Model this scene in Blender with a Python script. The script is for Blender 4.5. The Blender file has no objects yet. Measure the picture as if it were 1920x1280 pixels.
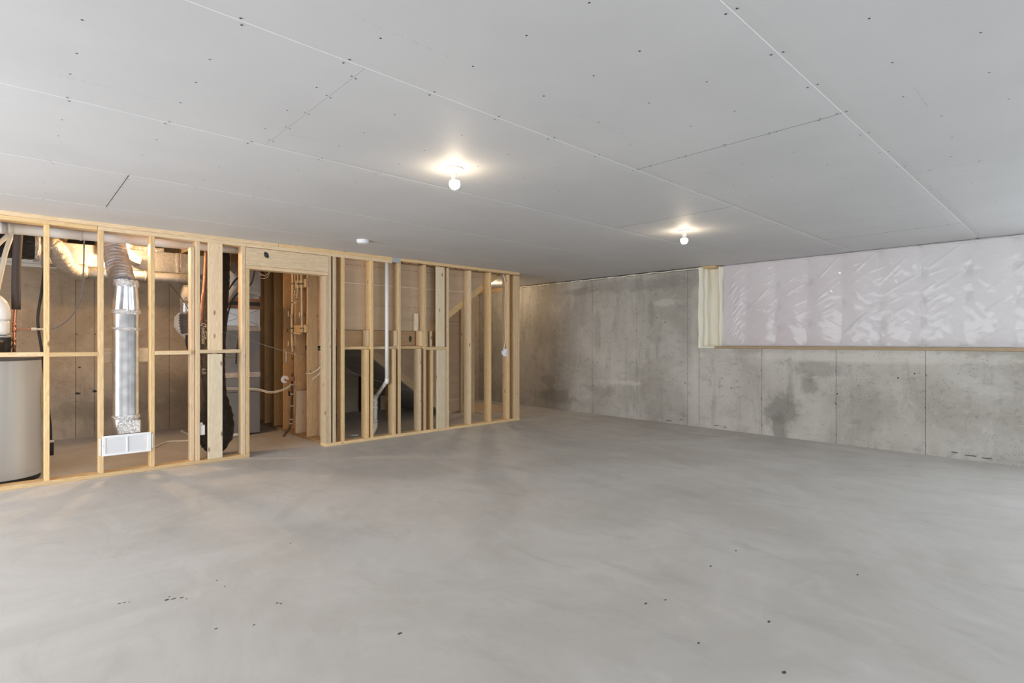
import bpy, bmesh, math, random
from mathutils import Vector, noise
random.seed(7)
S = bpy.context.scene
C = S.collection

# ---------------------------------------------------------------- camera
CAM_H = 1.30
cd = bpy.data.cameras.new('camera')
cam = bpy.data.objects.new('camera', cd); C.objects.link(cam)
cam.location = (0, 0, CAM_H)
cam.rotation_euler = (math.radians(90), 0, -math.radians(43.01))
cd.sensor_width = 36.0; cd.lens = 18.975; cd.clip_start = 0.05; cd.clip_end = 200
S.camera = cam

# ---------------------------------------------------------------- view, world, daylight
S.view_settings.view_transform = 'Standard'
S.view_settings.look = 'None'
S.view_settings.gamma = 1.0
S.view_settings.use_curve_mapping = False
S.view_settings.exposure = 0.0

W = bpy.data.worlds.new('world'); S.world = W; W.use_nodes = True
bgn = W.node_tree.nodes['Background']
bgn.inputs[0].default_value = (0.80, 0.90, 1.0, 1); bgn.inputs[1].default_value = 1.2

DAY = (0.93, 0.965, 1.0)
def daylight(name, loc, rot, sx, sy, power, col=DAY):
    l = bpy.data.lights.new(name, 'AREA'); l.shape = 'RECTANGLE'; l.size = sx; l.size_y = sy
    l.energy = power; l.color = col
    o = bpy.data.objects.new(name, l); C.objects.link(o); o.location = loc; o.rotation_euler = rot
    return o
# daylight at unseen openings; the wide near one and the left one are added fill
daylight('window_and_fill_daylight', (0.6, -3.02, 1.12), (math.radians(90), 0, 0), 3.9, 2.0, 66)  # added opening, evens out the light in the room
daylight('window_and_fill_daylight', (5.3, -3.02, 1.12), (math.radians(90), 0, 0), 2.3, 2.0, 45, (0.86, 0.95, 1.0))
daylight('window_and_fill_daylight', (-3.52, 4.0, 1.12), (math.radians(90), 0, math.radians(-90)), 4.4, 2.0, 285)  # added opening, brightens the far part of the room
daylight('window_and_fill_daylight', (7.98, -1.35, 1.80), (math.radians(90), 0, math.radians(90)), 1.5, 0.95, 70, (0.84, 0.94, 1.0))

BULB = (1.0, 0.80, 0.56)
BULB_E = 98.0

# ---------------------------------------------------------------- helpers
FX, FY = 0.682, 0.7314
def at(px, py, Y=None, X=None, Z=None):
    """real point on the plane Y=, X= or Z= that was read off the photograph"""
    u = (px - 960) / 1011.7; v = (640 - py) / 1011.7
    dx = FX + u * FY; dy = FY - u * FX
    if Y is not None: t = Y / dy
    elif X is not None: t = X / dx
    else: t = (Z - CAM_H) / v
    return Vector((t * dx, t * dy, CAM_H + t * v))

def M(name, col, rough=0.6, metal=0.0, **k):
    m = bpy.data.materials.new(name); m.use_nodes = True
    b = m.node_tree.nodes['Principled BSDF']
    b.inputs['Base Color'].default_value = (*col, 1)
    b.inputs['Roughness'].default_value = rough
    b.inputs['Metallic'].default_value = metal
    for kk, vv in k.items():
        b.inputs[kk].default_value = vv
    return m

class N:
    """tiny node-graph writer"""
    def __init__(s, m): s.t = m.node_tree; s.n = s.t.nodes; s.l = s.t.links; s.b = s.n['Principled BSDF']
    def new(s, ty, **k):
        n = s.n.new(ty)
        for a, v in k.items(): setattr(n, a, v)
        return n
    def link(s, a, b): s.l.new(a, b)
    def val(s, sock, v):
        if hasattr(v, 'is_linked') or isinstance(v, bpy.types.NodeSocket): s.link(v, sock)
        else: sock.default_value = v
    def math(s, op, a, b=0.0, c=None, clamp=False):
        n = s.new('ShaderNodeMath', operation=op, use_clamp=clamp)
        s.val(n.inputs[0], a); s.val(n.inputs[1], b)
        if c is not None: s.val(n.inputs[2], c)
        return n.outputs[0]
    def mapr(s, v, a, b, c=0.0, d=1.0):
        n = s.new('ShaderNodeMapRange'); n.interpolation_type = 'SMOOTHSTEP'
        s.val(n.inputs[0], v)
        for i, x in enumerate((a, b, c, d)): s.val(n.inputs[i + 1], x)
        return n.outputs[0]
    def mix(s, f, a, b, mode='MIX'):
        n = s.new('ShaderNodeMix', data_type='RGBA', blend_type=mode)
        s.val(n.inputs[0], f)
        for i, x in ((6, a), (7, b)):
            if isinstance(x, tuple): n.inputs[i].default_value = (*x, 1)
            else: s.link(x, n.inputs[i])
        return n.outputs[2]
    def pos(s): return s.new('ShaderNodeNewGeometry').outputs['Position']
    def obj(s): return s.new('ShaderNodeTexCoord').outputs['Object']
    def rnd(s): return s.new('ShaderNodeObjectInfo').outputs['Random']
    def mapping(s, v, sc=(1, 1, 1), loc=(0, 0, 0), rot=(0, 0, 0)):
        n = s.new('ShaderNodeMapping'); s.link(v, n.inputs[0])
        n.inputs['Scale'].default_value = sc; s.val(n.inputs['Location'], loc) ; n.inputs['Rotation'].default_value = rot
        return n.outputs[0]
    def noise(s, v, sc=1, det=4, rough=0.55, dist=0.0):
        n = s.new('ShaderNodeTexNoise'); s.link(v, n.inputs['Vector'])
        n.inputs['Scale'].default_value = sc; n.inputs['Detail'].default_value = det
        n.inputs['Roughness'].default_value = rough; n.inputs['Distortion'].default_value = dist
        return n.outputs['Fac']
    def vor(s, v, sc=1, rand=1.0, feat='F1'):
        n = s.new('ShaderNodeTexVoronoi', feature=feat); s.link(v, n.inputs['Vector'])
        n.inputs['Scale'].default_value = sc; n.inputs['Randomness'].default_value = rand
        return n.outputs['Distance']
    def bump(s, h, strength=0.3, dist=0.01):
        n = s.new('ShaderNodeBump'); s.link(h, n.inputs['Height'])
        n.inputs['Strength'].default_value = strength; n.inputs['Distance'].default_value = dist
        s.link(n.outputs[0], s.b.inputs['Normal'])
    def base(s, c): s.link(c, s.b.inputs['Base Color'])
    def rough(s, c): s.link(c, s.b.inputs['Roughness'])

def wood_mat(name, axis, light, dark, tone=0.16):
    m = M(name, light, 0.62); g = N(m)
    r = g.rnd()
    cmb = g.new('ShaderNodeCombineXYZ')
    for i in range(3): g.val(cmb.inputs[i], g.math('MULTIPLY', r, 37.0 + 11 * i))
    sc = [1, 1, 1]; sc = [26.0] * 3; sc[axis] = 1.6
    v0 = g.new('ShaderNodeVectorMath', operation='ADD'); g.link(g.obj(), v0.inputs[0]); g.link(cmb.outputs[0], v0.inputs[1])
    v = g.mapping(v0.outputs[0], tuple(sc))
    a = g.noise(v, 1.6, 5, 0.6, 1.2)
    ring = g.math('SINE', g.math('MULTIPLY', a, 34.0))
    fine = g.noise(g.mapping(v0.outputs[0], tuple([x * 5 for x in sc])), 1.0, 3)
    c = g.mix(g.mapr(ring, -1, 1, 0.0, 0.48), light, dark)
    c = g.mix(g.math('MULTIPLY', fine, 0.22), c, dark)
    kn = [8.0] * 3; kn[axis] = 3.0
    k = g.vor(g.mapping(v0.outputs[0], tuple(kn)), 1.0)
    c = g.mix(g.mapr(k, 0.12, 0.04, 0.0, 0.85), c, (dark[0] * .38, dark[1] * .30, dark[2] * .26))
    # board to board tone
    bright = g.math('MULTIPLY_ADD', r, tone * 2, 1.0 - tone)
    hs = g.new('ShaderNodeHueSaturation'); g.link(c, hs.inputs['Color']); g.link(bright, hs.inputs['Value'])
    g.link(g.math('MULTIPLY_ADD', g.math('FRACT', g.math('MULTIPLY', r, 7.13)), 0.3, 0.85), hs.inputs['Saturation'])
    g.base(hs.outputs[0]); g.bump(a, 0.12, 0.004)
    return m
PL, PD = (0.79, 0.590, 0.350), (0.545, 0.345, 0.170)
WX, WY, WZ = wood_mat('pine_along_x', 0, PL, PD), wood_mat('pine_along_y', 1, PL, PD), wood_mat('pine_upright', 2, PL, PD)
WPALE = wood_mat('pale_pine', 2, (0.80, 0.68, 0.50), (0.60, 0.46, 0.30), 0.06)
WWARM = wood_mat('bulb_warmed_pine', 2, (0.74, 0.50, 0.26), (0.50, 0.29, 0.13), 0.10)  # pine with the utility bulb's orange light mixed into its colour
WBEAM = wood_mat('brown_lumber', 0, (0.48, 0.30, 0.15), (0.30, 0.17, 0.08), 0.12)
WBEAMY = wood_mat('brown_sill_lumber', 1, (0.46, 0.33, 0.18), (0.34, 0.23, 0.12), 0.05)
WPLY = wood_mat('sheet_wood', 1, (0.62, 0.47, 0.31), (0.48, 0.35, 0.22), 0.05)

def concrete_floor():
    m = M('floor_concrete', (.4, .4, .38), 0.55); g = N(m); p = g.pos()
    a = g.noise(g.mapping(p, (0.75, 0.75, 1)), 1.0, 8, 0.66, 0.8)
    b = g.noise(g.mapping(p, (2.2, 0.9, 1), rot=(0, 0, 0.5)), 1.6, 6, 0.65, 0.8)
    c = g.mix(g.mapr(a, 0.32, 0.68), (0.495, 0.468, 0.437), (0.605, 0.583, 0.560))
    c = g.mix(g.mapr(b, 0.52, 0.74, 0, 0.55), c, (0.42, 0.395, 0.365))
    c = g.mix(g.mapr(b, 0.45, 0.25, 0, 0.40), c, (0.68, 0.66, 0.64))
    # trowel arcs
    w = g.new('ShaderNodeTexWave', wave_type='RINGS', rings_direction='Z'); g.link(g.mapping(p, (1, 1, 1), loc=(-4.6, -1.2, 0)), w.inputs[0])
    w.inputs['Scale'].default_value = 0.55; w.inputs['Distortion'].default_value = 5; w.inputs['Detail'].default_value = 3
    c = g.mix(g.math('MULTIPLY', g.mapr(w.outputs['Fac'], 0.8, 1.0), g.mapr(a, 0.5, 0.7, 0, 0.22)), c, (0.33, 0.315, 0.29))
    # small dark spatter, rare
    s = g.vor(p, 9.0); sel = g.noise(p, 0.9, 2)
    c = g.mix(g.math('MULTIPLY', g.mapr(s, 0.10, 0.05, 0, 0.8), g.mapr(sel, 0.66, 0.72)), c, (0.10, 0.09, 0.08))
    s2 = g.vor(g.mapping(p, (1, 1, 1), loc=(3, 7, 0)), 5.0)
    c = g.mix(g.math('MULTIPLY', g.mapr(s2, 0.045, 0.02, 0, 0.7), g.mapr(sel, 0.45, 0.40)), c, (0.80, 0.79, 0.77))
    f = g.noise(p, 60, 3)
    c = g.mix(g.math('MULTIPLY', f, 0.10), c, (0.30, 0.29, 0.27))
    g.base(c); g.rough(g.mapr(b, 0.3, 0.7, 0.42, 0.62)); g.bump(b, 0.05, 0.01)
    return m
FLOOR = concrete_floor()

def concrete_wall(name, lo, hi, stains=(), axis=1):
    m = M(name, lo, 0.8); g = N(m); p = g.pos()
    a = g.noise(g.mapping(p, (0.8, 0.8, 0.8)), 1.0, 6, 0.6, 0.5)
    b = g.noise(g.mapping(p, (3.0, 3.0, 0.5)), 1.5, 6, 0.7, 0.4)
    c = g.mix(g.mapr(a, 0.34, 0.66), lo, hi)
    c = g.mix(g.mapr(b, 0.52, 0.72, 0, 0.55), c, tuple(x * 0.70 for x in lo))
    b3 = g.noise(g.mapping(p, (1, 1, 1.6), loc=(8, 3, 1)), 7.0, 8, 0.75, 0.3)
    c = g.mix(g.mapr(b3, 0.53, 0.66, 0, 0.45), c, tuple(x * 0.66 for x in lo))
    c = g.mix(g.mapr(b3, 0.44, 0.34, 0, 0.35), c, tuple(min(1, x * 1.15) for x in hi))
    c = g.mix(g.mapr(b, 0.45, 0.22, 0, 0.35), c, tuple(min(1, x * 1.22) for x in hi))
    # per-bay tone
    hs = g.new('ShaderNodeHueSaturation'); g.link(c, hs.inputs['Color']); g.link(g.math('MULTIPLY_ADD', g.rnd(), 0.10, 0.95), hs.inputs['Value']); c = hs.outputs[0]
    sep = g.new('ShaderNodeSeparateXYZ'); g.link(p, sep.inputs[0])
    wob = g.math('MULTIPLY_ADD', g.noise(p, 4.0, 7, 0.72, 0.6), 2.2, -1.1)
    for (cy, cz, ry, rz, k, dark) in stains:
        dy = g.math('DIVIDE', g.math('SUBTRACT', sep.outputs[axis], cy), ry)
        dz = g.math('DIVIDE', g.math('SUBTRACT', sep.outputs[2], cz), rz)
        d = g.math('SQRT', g.math('ADD', g.math('MULTIPLY', dy, dy), g.math('MULTIPLY', dz, dz)))
        d = g.math('ADD', d, wob)
        col = tuple(x * 0.52 for x in lo) if dark else tuple(min(1, x * 1.30) for x in hi)
        c = g.mix(g.mapr(d, 1.12, 0.50, 0, k), c, col)
    # pits and bug holes
    vp = g.vor(g.mapping(p, (1, 1, 1.5)), 26.0); sel = g.noise(p, 2.2, 3)
    pit = g.math('MULTIPLY', g.mapr(vp, 0.22, 0.12), g.mapr(sel, 0.44, 0.56))
    c = g.mix(g.math('MULTIPLY', pit, 0.62), c, tuple(x * 0.38 for x in lo))
    vp2 = g.vor(g.mapping(p, (1, 1, 2.2), loc=(5, 5, 5)), 7.0)
    pit2 = g.math('MULTIPLY', g.mapr(vp2, 0.12, 0.05), g.mapr(sel, 0.47, 0.6))
    c = g.mix(g.math('MULTIPLY', pit2, 0.45), c, tuple(x * 0.45 for x in lo))
    f = g.noise(p, 70, 3)
    c = g.mix(g.math('MULTIPLY', f, 0.14), c, tuple(x * 0.6 for x in lo))
    g.base(c)
    h = g.math('SUBTRACT', g.math('MULTIPLY', f, 0.25), pit); g.bump(h, 0.25, 0.006)
    return m
CW = concrete_wall('form_cast_concrete', (0.375, 0.345, 0.305), (0.560, 0.530, 0.485), (
    (2.86, 0.38, 0.27, 0.26, 0.62, 1), (2.90, 0.12, 0.12, 0.22, 0.62, 1), (2.52, 0.72, 0.13, 0.14, 0.5, 1),
    (2.40, 0.95, 0.32, 0.12, 0.42, 1), (6.85, 0.26, 0.80, 0.16, 0.5, 1), (6.1, 0.42, 0.5, 0.12, 0.35, 1),
    (7.2, 0.55, 0.3, 0.10, 0.3, 1), (6.0, 1.45, 0.09, 0.5, 0.3, 1), (4.9, 1.75, 0.08, 0.25, 0.3, 1),
    (5.2, 2.25, 1.3, 0.12, 0.35, 1), (6.4, 2.22, 0.5, 0.08, 0.4, 1),
    (6.35, 0.33, 0.35, 0.16, 0.35, 0), (5.5, 0.60, 0.45, 0.05, 0.45, 0), (4.62, 1.92, 0.30, 0.07, 0.4, 0),
    (4.15, 0.35, 0.13, 0.9, 0.25, 0), (1.9, 1.10, 1.9, 0.07, 0.45, 0), (3.2, 1.05, 0.22, 0.12, 0.3, 0), (4.12, 1.5, 0.10, 0.9, 0.25, 0)))
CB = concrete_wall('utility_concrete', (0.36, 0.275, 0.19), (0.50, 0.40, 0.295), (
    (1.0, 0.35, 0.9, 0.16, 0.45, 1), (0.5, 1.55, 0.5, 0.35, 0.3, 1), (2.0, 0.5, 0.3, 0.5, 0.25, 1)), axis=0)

def drywall():
    m = M('gray_drywall_paper', (.55, .55, .56), 0.62); g = N(m); p = g.pos()
    a = g.noise(p, 1.3, 4); f = g.noise(p, 90, 2)
    c = g.mix(g.mapr(a, 0.3, 0.7), (0.600, 0.598, 0.605), (0.640, 0.637, 0.642))
    c = g.mix(g.math('MULTIPLY', f, 0.12), c, (0.48, 0.48, 0.48))
    sc = g.noise(g.mapping(p, (5, 1.2, 1)), 4, 4, 0.7)
    c = g.mix(g.mapr(sc, 0.70, 0.78, 0, 0.35), c, (0.70, 0.70, 0.70))
    g.base(c); return m
DW = drywall()
DWEDGE = M('white_paper_edge', (0.86, 0.86, 0.86), 0.7)
DWSHADE = M('shaded_gypsum_edge', (0.20, 0.19, 0.18), 0.9)  # sheet ends painted dark so the butt gaps read as shaded
DWPRINT = M('pale_gray_ink', (0.44, 0.44, 0.45), 0.7)
DARK = M('joint_shadow_board', (0.10, 0.095, 0.09), 0.9)
def kraft(name, c0, c1):
    m = M(name, c0, 0.75); g = N(m); p = g.pos()
    a = g.noise(g.mapping(p, (1, 1, 6)), 2.0, 4); f = g.noise(g.mapping(p, (4, 4, 60)), 2.0, 3)
    c = g.mix(g.mapr(a, 0.3, 0.7), c0, c1); c = g.mix(g.math('MULTIPLY', f, 0.2), c, tuple(x * .8 for x in c0))
    g.base(c); return m
KRAFT = kraft('kraft_paper_face', (0.54, 0.385, 0.255), (0.60, 0.44, 0.30))
INK = M('brown_ink', (0.20, 0.13, 0.09), 0.8)
GYP = kraft('dusty_gray_gypsum', (0.52, 0.51, 0.50), (0.60, 0.59, 0.57))
BLACK = M('black_rubber', (0.022, 0.021, 0.020), 0.5)
FOAMB = M('pipe_insulation_foam', (0.075, 0.060, 0.058), 0.75)
PVC = M('white_pvc', (0.82, 0.81, 0.78), 0.32)
PVCW = M('yellowed_pvc', (0.80, 0.74, 0.62), 0.35)
CREAM = M('cream_pex', (0.74, 0.62, 0.44), 0.45)
COPPER = M('copper', (0.72, 0.33, 0.20), 0.30, 0.9)
BRASS = M('dull_brass_fitting', (0.34, 0.22, 0.14), 0.45, 0.7)
STEELD = M('dark_iron_pipe', (0.12, 0.085, 0.07), 0.45, 0.5)
WHITEM = M('white_enamel', (0.86, 0.86, 0.87), 0.38)
PORC = M('white_porcelain', (0.80, 0.78, 0.72), 0.30)
PLAST = M('white_plastic', (0.88, 0.87, 0.90), 0.40)
GRAYM = M('gray_enamel', (0.225, 0.222, 0.220), 0.42)
BLOB = M('black_spray_mark', (0.03, 0.03, 0.03), 0.7)
WIRE = M('white_cable_sheath', (0.80, 0.77, 0.70), 0.45)
YEL = M('yellow_sticker', (0.80, 0.62, 0.10), 0.5)
def galv(name, col, rough=0.33, sc=9):
    m = M(name, col, rough, 0.85); g = N(m); p = g.obj()
    v = g.vor(p, sc * 4); a = g.noise(p, sc, 4)
    c = g.mix(g.mapr(v, 0.1, 0.8), col, tuple(x * .8 for x in col)); g.base(c)
    g.rough(g.mapr(a, 0.3, 0.7, rough * .8, rough * 1.4)); g.bump(a, 0.10, 0.01); return m
GALV = galv('galvanised_sheet', (0.52, 0.51, 0.49), 0.46)
SHINY = galv('bright_galvanised_stack', (0.80, 0.80, 0.82), 0.17, 3)
PALEG = M('pale_coil_casing', (0.62, 0.63, 0.64), 0.35, 0.35)
def foil():
    m = M('crumpled_foil_tape', (0.80, 0.78, 0.77), 0.25, 0.95); g = N(m); p = g.obj()
    a = g.noise(p, 45, 4, 0.7, 1.0); g.bump(a, 0.9, 0.02); return m
FOIL = foil()
def bfoil():
    m = M('brown_reflecting_foil', (0.42, 0.25, 0.19), 0.3, 0.8); g = N(m); a = g.noise(g.obj(), 40, 4, 0.7, 1.0); g.bump(a, 0.8, 0.02); return m
BFOIL = bfoil()
def flexm(name, col, rough, metal):
    m = M(name, col, rough, metal); g = N(m); a = g.noise(g.obj(), 24, 5, 0.7, 1.4); g.bump(a, 0.7, 0.02); return m
FLEXS = flexm('silver_flex_foil', (0.62, 0.62, 0.65), 0.34, 0.75)
FLEXG = flexm('gray_flex_foil', (0.55, 0.51, 0.45), 0.40, 0.7)
def bag():
    m = M('black_poly_jacket', (0.016, 0.014, 0.013), 0.24); g = N(m)
    a = g.noise(g.mapping(g.obj(), (14, 14, 30)), 1.5, 4, 0.6, 1.6); g.bump(a, 0.8, 0.03); return m
BAG = bag()
TANK = M('pale_gray_tank_enamel', (0.56, 0.57, 0.57), 0.24, 0.0)
FOAM = M('cream_spray_foam', (0.86, 0.81, 0.68), 0.75)
XPS = M('white_foam_board', (0.80, 0.79, 0.74), 0.7)

def emat(name, col, e):
    m = M(name, (1, 1, 1), 0.4)
    b = m.node_tree.nodes['Principled BSDF']; b.inputs['Emission Color'].default_value = (*col, 1); b.inputs['Emission Strength'].default_value = e
    return m
GLOW = emat('lit_bulb_glass', BULB, BULB_E)
GLOWU = emat('lit_utility_bulb_glass', (1.0, 0.66, 0.35), BULB_E * 12)
GLOWH = emat('lit_passage_bulb_glass', (1.0, 0.76, 0.48), BULB_E * 5)

def poly_sheet_mat():
    m = M('milky_vapour_barrier', (0.80, 0.735, 0.755), 0.55); g = N(m); p = g.pos()
    b = m.node_tree.nodes['Principled BSDF']
    b.inputs['Coat Weight'].default_value = 0.22; b.inputs['Coat Roughness'].default_value = 0.045; b.inputs['Specular IOR Level'].default_value = 0.25
    a = g.noise(p, 0.8, 3)
    sep = g.new('ShaderNodeSeparateXYZ'); g.link(p, sep.inputs[0])
    c = g.mix(g.mapr(a, 0.35, 0.65), (0.690, 0.625, 0.645), (0.730, 0.680, 0.695))
    c = g.mix(g.mapr(sep.outputs[1], 3.0, 0.9, 0, 0.8), c, (0.70, 0.68, 0.69))
    g.base(c)
    w = g.noise(g.mapping(p, (4, 5, 22), rot=(0.62, 0, 0)), 1.2, 4, 0.6, 0.8)
    g.bump(w, 0.10, 0.02); return m
POLY = poly_sheet_mat()

# object building -------------------------------------------------
WLOC = {}
def link(name, me, loc, parent=None):
    o = bpy.data.objects.new(name, me); C.objects.link(o)
    loc = Vector(loc); WLOC[o.name] = loc.copy()
    if parent is not None:
        o.parent = parent; o.location = loc - WLOC[parent.name]
    else: o.location = loc
    return o
def tag(o, label=None, cat=None, group=None, kind=None):
    if label: o['label'] = label
    if cat: o['category'] = cat
    if group: o['group'] = group
    if kind: o['kind'] = kind
    return o
def thing(name, label, cat, loc=(0, 0, 0), group=None, kind=None):
    return tag(link(name, None, loc), label, cat, group, kind)
def raw(name, vs, fs, mat, parent=None, smooth=False, origin=None):
    vs = [Vector(v) for v in vs]
    if origin is None:
        mn = Vector([min(v[i] for v in vs) for i in range(3)]); mx = Vector([max(v[i] for v in vs) for i in range(3)])
        origin = (mn + mx) / 2
    me = bpy.data.meshes.new(name); me.from_pydata([v - Vector(origin) for v in vs], [], fs)
    me.materials.append(mat)
    if smooth: me.polygons.foreach_set('use_smooth', [True] * len(me.polygons))
    me.update()
    return link(name, me, origin, parent)
_bx = {}
def box(name, x0, x1, y0, y1, z0, z1, mat, parent=None, bev=0.0025):
    s = (round(x1 - x0, 4), round(y1 - y0, 4), round(z1 - z0, 4)); key = (s, mat.name, bev)
    me = _bx.get(key)
    if me is None:
        bm = bmesh.new(); bmesh.ops.create_cube(bm, size=1.0)
        bmesh.ops.scale(bm, vec=s, verts=bm.verts)
        if bev > 0: bmesh.ops.bevel(bm, geom=bm.edges[:], offset=min(bev, min(s) * .3), segments=1, affect='EDGES', profile=0.5)
        me = bpy.data.meshes.new(name); bm.to_mesh(me); bm.free(); me.materials.append(mat); _bx[key] = me
    return link(name, me, ((x0 + x1) / 2, (y0 + y1) / 2, (z0 + z1) / 2), parent)
def spline(pts, n):
    pts = [Vector(p) for p in pts]
    if len(pts) == 2: return [pts[0].lerp(pts[1], i / n) for i in range(n + 1)]
    out = []; P = [pts[0] * 2 - pts[1]] + pts + [pts[-1] * 2 - pts[-2]]
    k = max(1, n // (len(pts) - 1))
    for i in range(1, len(P) - 2):
        a, b, c, d = P[i - 1:i + 3]
        for j in range(k):
            t = j / k
            out.append(0.5 * ((2 * b) + (c - a) * t + (2 * a - 5 * b + 4 * c - d) * t * t + (3 * b - a - 3 * c + d) * t ** 3))
    out.append(pts[-1]); return out
def tube(name, pts, r, mat, parent=None, n=16, seg=12, rfun=None, flat=None, straight=False):
    P = [Vector(p) for p in pts] if straight else spline(pts, n)
    vs, fs = [], []; m = len(P); up = None
    for i, p in enumerate(P):
        t = (P[min(i + 1, m - 1)] - P[max(i - 1, 0)]).normalized()
        if up is None:
            up = Vector((0, 0, 1)) if abs(t.z) < 0.8 else Vector((1, 0, 0))
        a = (up - t * up.dot(t)).normalized(); up = a; b = t.cross(a)
        for j in range(seg):
            th = 2 * math.pi * j / seg
            rr = rfun(i / (m - 1), th) if rfun else r
            vs.append(p + (a * math.cos(th) + b * math.sin(th)) * rr)
    for i in range(m - 1):
        for j in range(seg):
            k = (j + 1) % seg
            fs.append((i * seg + j, i * seg + k, (i + 1) * seg + k, (i + 1) * seg + j))
    fs.append(tuple(reversed(range(seg)))); fs.append(tuple(range((m - 1) * seg, m * seg)))
    o = raw(name, vs, fs, mat, parent)
    me = o.data; me.polygons.foreach_set('use_smooth', [len(p.vertices) == 4 for p in me.polygons]); return o
def lathe(name, prof, c, mat, parent=None, seg=28, axis='z', rx=1.0, ry=1.0, cap=True):
    vs, fs = [], []; c = Vector(c)
    for (r, h) in prof:
        for j in range(seg):
            th = 2 * math.pi * j / seg; x, y = r * rx * math.cos(th), r * ry * math.sin(th)
            vs.append(c + (Vector((x, y, h)) if axis == 'z' else Vector((x, h, y)) if axis == 'y' else Vector((h, x, y))))
    for i in range(len(prof) - 1):
        for j in range(seg):
            k = (j + 1) % seg; fs.append((i * seg + j, i * seg + k, (i + 1) * seg + k, (i + 1) * seg + j))
    if cap:
        fs.append(tuple(reversed(range(seg)))); fs.append(tuple(range((len(prof) - 1) * seg, len(prof) * seg)))
    o = raw(name, vs, fs, mat, parent)
    bm = bmesh.new(); bm.from_mesh(o.data); bmesh.ops.recalc_face_normals(bm, faces=bm.faces)
    for f in bm.faces: f.smooth = len(f.verts) == 4
    for e in bm.edges:
        if len(e.link_faces) == 2 and e.calc_face_angle(0) > 0.7: e.smooth = False
    bm.to_mesh(o.data); bm.free(); return o
def prism(name, poly, y0, y1, mat, parent=None, axis='y'):
    """poly in the XZ plane (axis y), YZ plane (axis x) or XY plane (axis z), extruded"""
    n = len(poly); vs = []
    for d in (y0, y1):
        for (a, b) in poly: vs.append((a, d, b) if axis == 'y' else (d, a, b) if axis == 'x' else (a, b, d))
    fs = [tuple(range(n)), tuple(reversed(range(n, 2 * n)))] + [(i, i + n, (i + 1) % n + n, (i + 1) % n) for i in range(n)]
    o = raw(name, vs, fs, mat, parent)
    bm = bmesh.new(); bm.from_mesh(o.data); bmesh.ops.recalc_face_normals(bm, faces=bm.faces); bm.to_mesh(o.data); bm.free(); return o
def text_mesh(name, body, size, origin, xdir, ydir, mat, parent, shear=0.0, off=0.0):
    cu = bpy.data.curves.new(name, 'FONT'); cu.body = body; cu.size = size; cu.shear = shear; cu.extrude = 0.0004; cu.offset = off
    t = bpy.data.objects.new(name, cu); C.objects.link(t)
    dg = bpy.context.evaluated_depsgraph_get(); dg.update()
    me = bpy.data.meshes.new_from_object(t.evaluated_get(dg)); bpy.data.objects.remove(t)
    xd, yd = Vector(xdir).normalized(), Vector(ydir).normalized(); zd = xd.cross(yd)
    for v in me.vertices: v.co = xd * v.co.x + yd * v.co.y + zd * v.co.z
    me.materials.clear(); me.materials.append(mat); me.name = name
    return link(name, me, origin, parent)
def blob(name, c, rx, rz, mat, parent, y, thick=0.0015, seed=0, n=18, axis='y'):
    rr = random.Random(seed); poly = []
    for i in range(n):
        th = 2 * math.pi * i / n; k = rr.uniform(.72, 1.12); poly.append((c[0] + rx * k * math.cos(th), c[1] + rz * k * math.sin(th)))
    return prism(name, poly, y - thick, y, mat, parent, axis)

H = 2.44                      # ceiling height
YW, YR = 6.45, 6.59           # front and rear face of the stud wall
XR, YB = 7.69, 9.30           # right concrete wall, back concrete wall
XL, YN = -3.4, -2.9           # left and near walls (outside the picture)

# ---------------------------------------------------------------- structure: floor
fl = raw('floor', [(XL - .2, YN - .2, 0), (XR + .4, YN - .2, 0), (XR + .4, YB + .2, 0), (XL - .2, YB + .2, 0),
                   (XL - .2, YN - .2, -.12), (XR + .4, YN - .2, -.12), (XR + .4, YB + .2, -.12), (XL - .2, YB + .2, -.12)],
         [(0, 1, 2, 3), (7, 6, 5, 4), (0, 4, 5, 1), (1, 5, 6, 2), (2, 6, 7, 3), (3, 7, 4, 0)], FLOOR)
tag(fl, 'bare troweled gray concrete slab across the whole basement', 'floor', kind='structure')
SPOT = M('dark_oil_spot', (0.07, 0.065, 0.06), 0.6)
for i, (px, py, a, b) in enumerate([(313, 1124, .016, .012), (326, 1122, .020, .009), (341, 1120, .012, .008), (318, 1118, .008, .006), (350, 1122, .007, .006),
        (224, 1131, .012, .005), (233, 1129, .012, .005), (243, 1128, .006, .005), (407, 1088, .008, .006), (422, 1099, .008, .005), (520, 1130, .010, .008), (527, 1131, .010, .006),
        (476, 1171, .010, .006), (405, 1178, .012, .005), (750, 1187, .020, .010), (545, 1018, .008, .005), (1380, 1032, .016, .010), (1333, 1061, .014, .009),
        (1211, 1131, .016, .010), (1248, 1124, .014, .006), (1442, 1165, .018, .008), (1608, 1077, .018, .008), (1470, 1260, .02, .012), (1310, 1205, .012, .008)]):
    c = at(px, py, Z=0.0005)
    blob('oil_spot', (c.x, c.y), a * .65, b * .65, SPOT, fl, 0.0012, 0.0010, i, 10, 'z')

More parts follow.
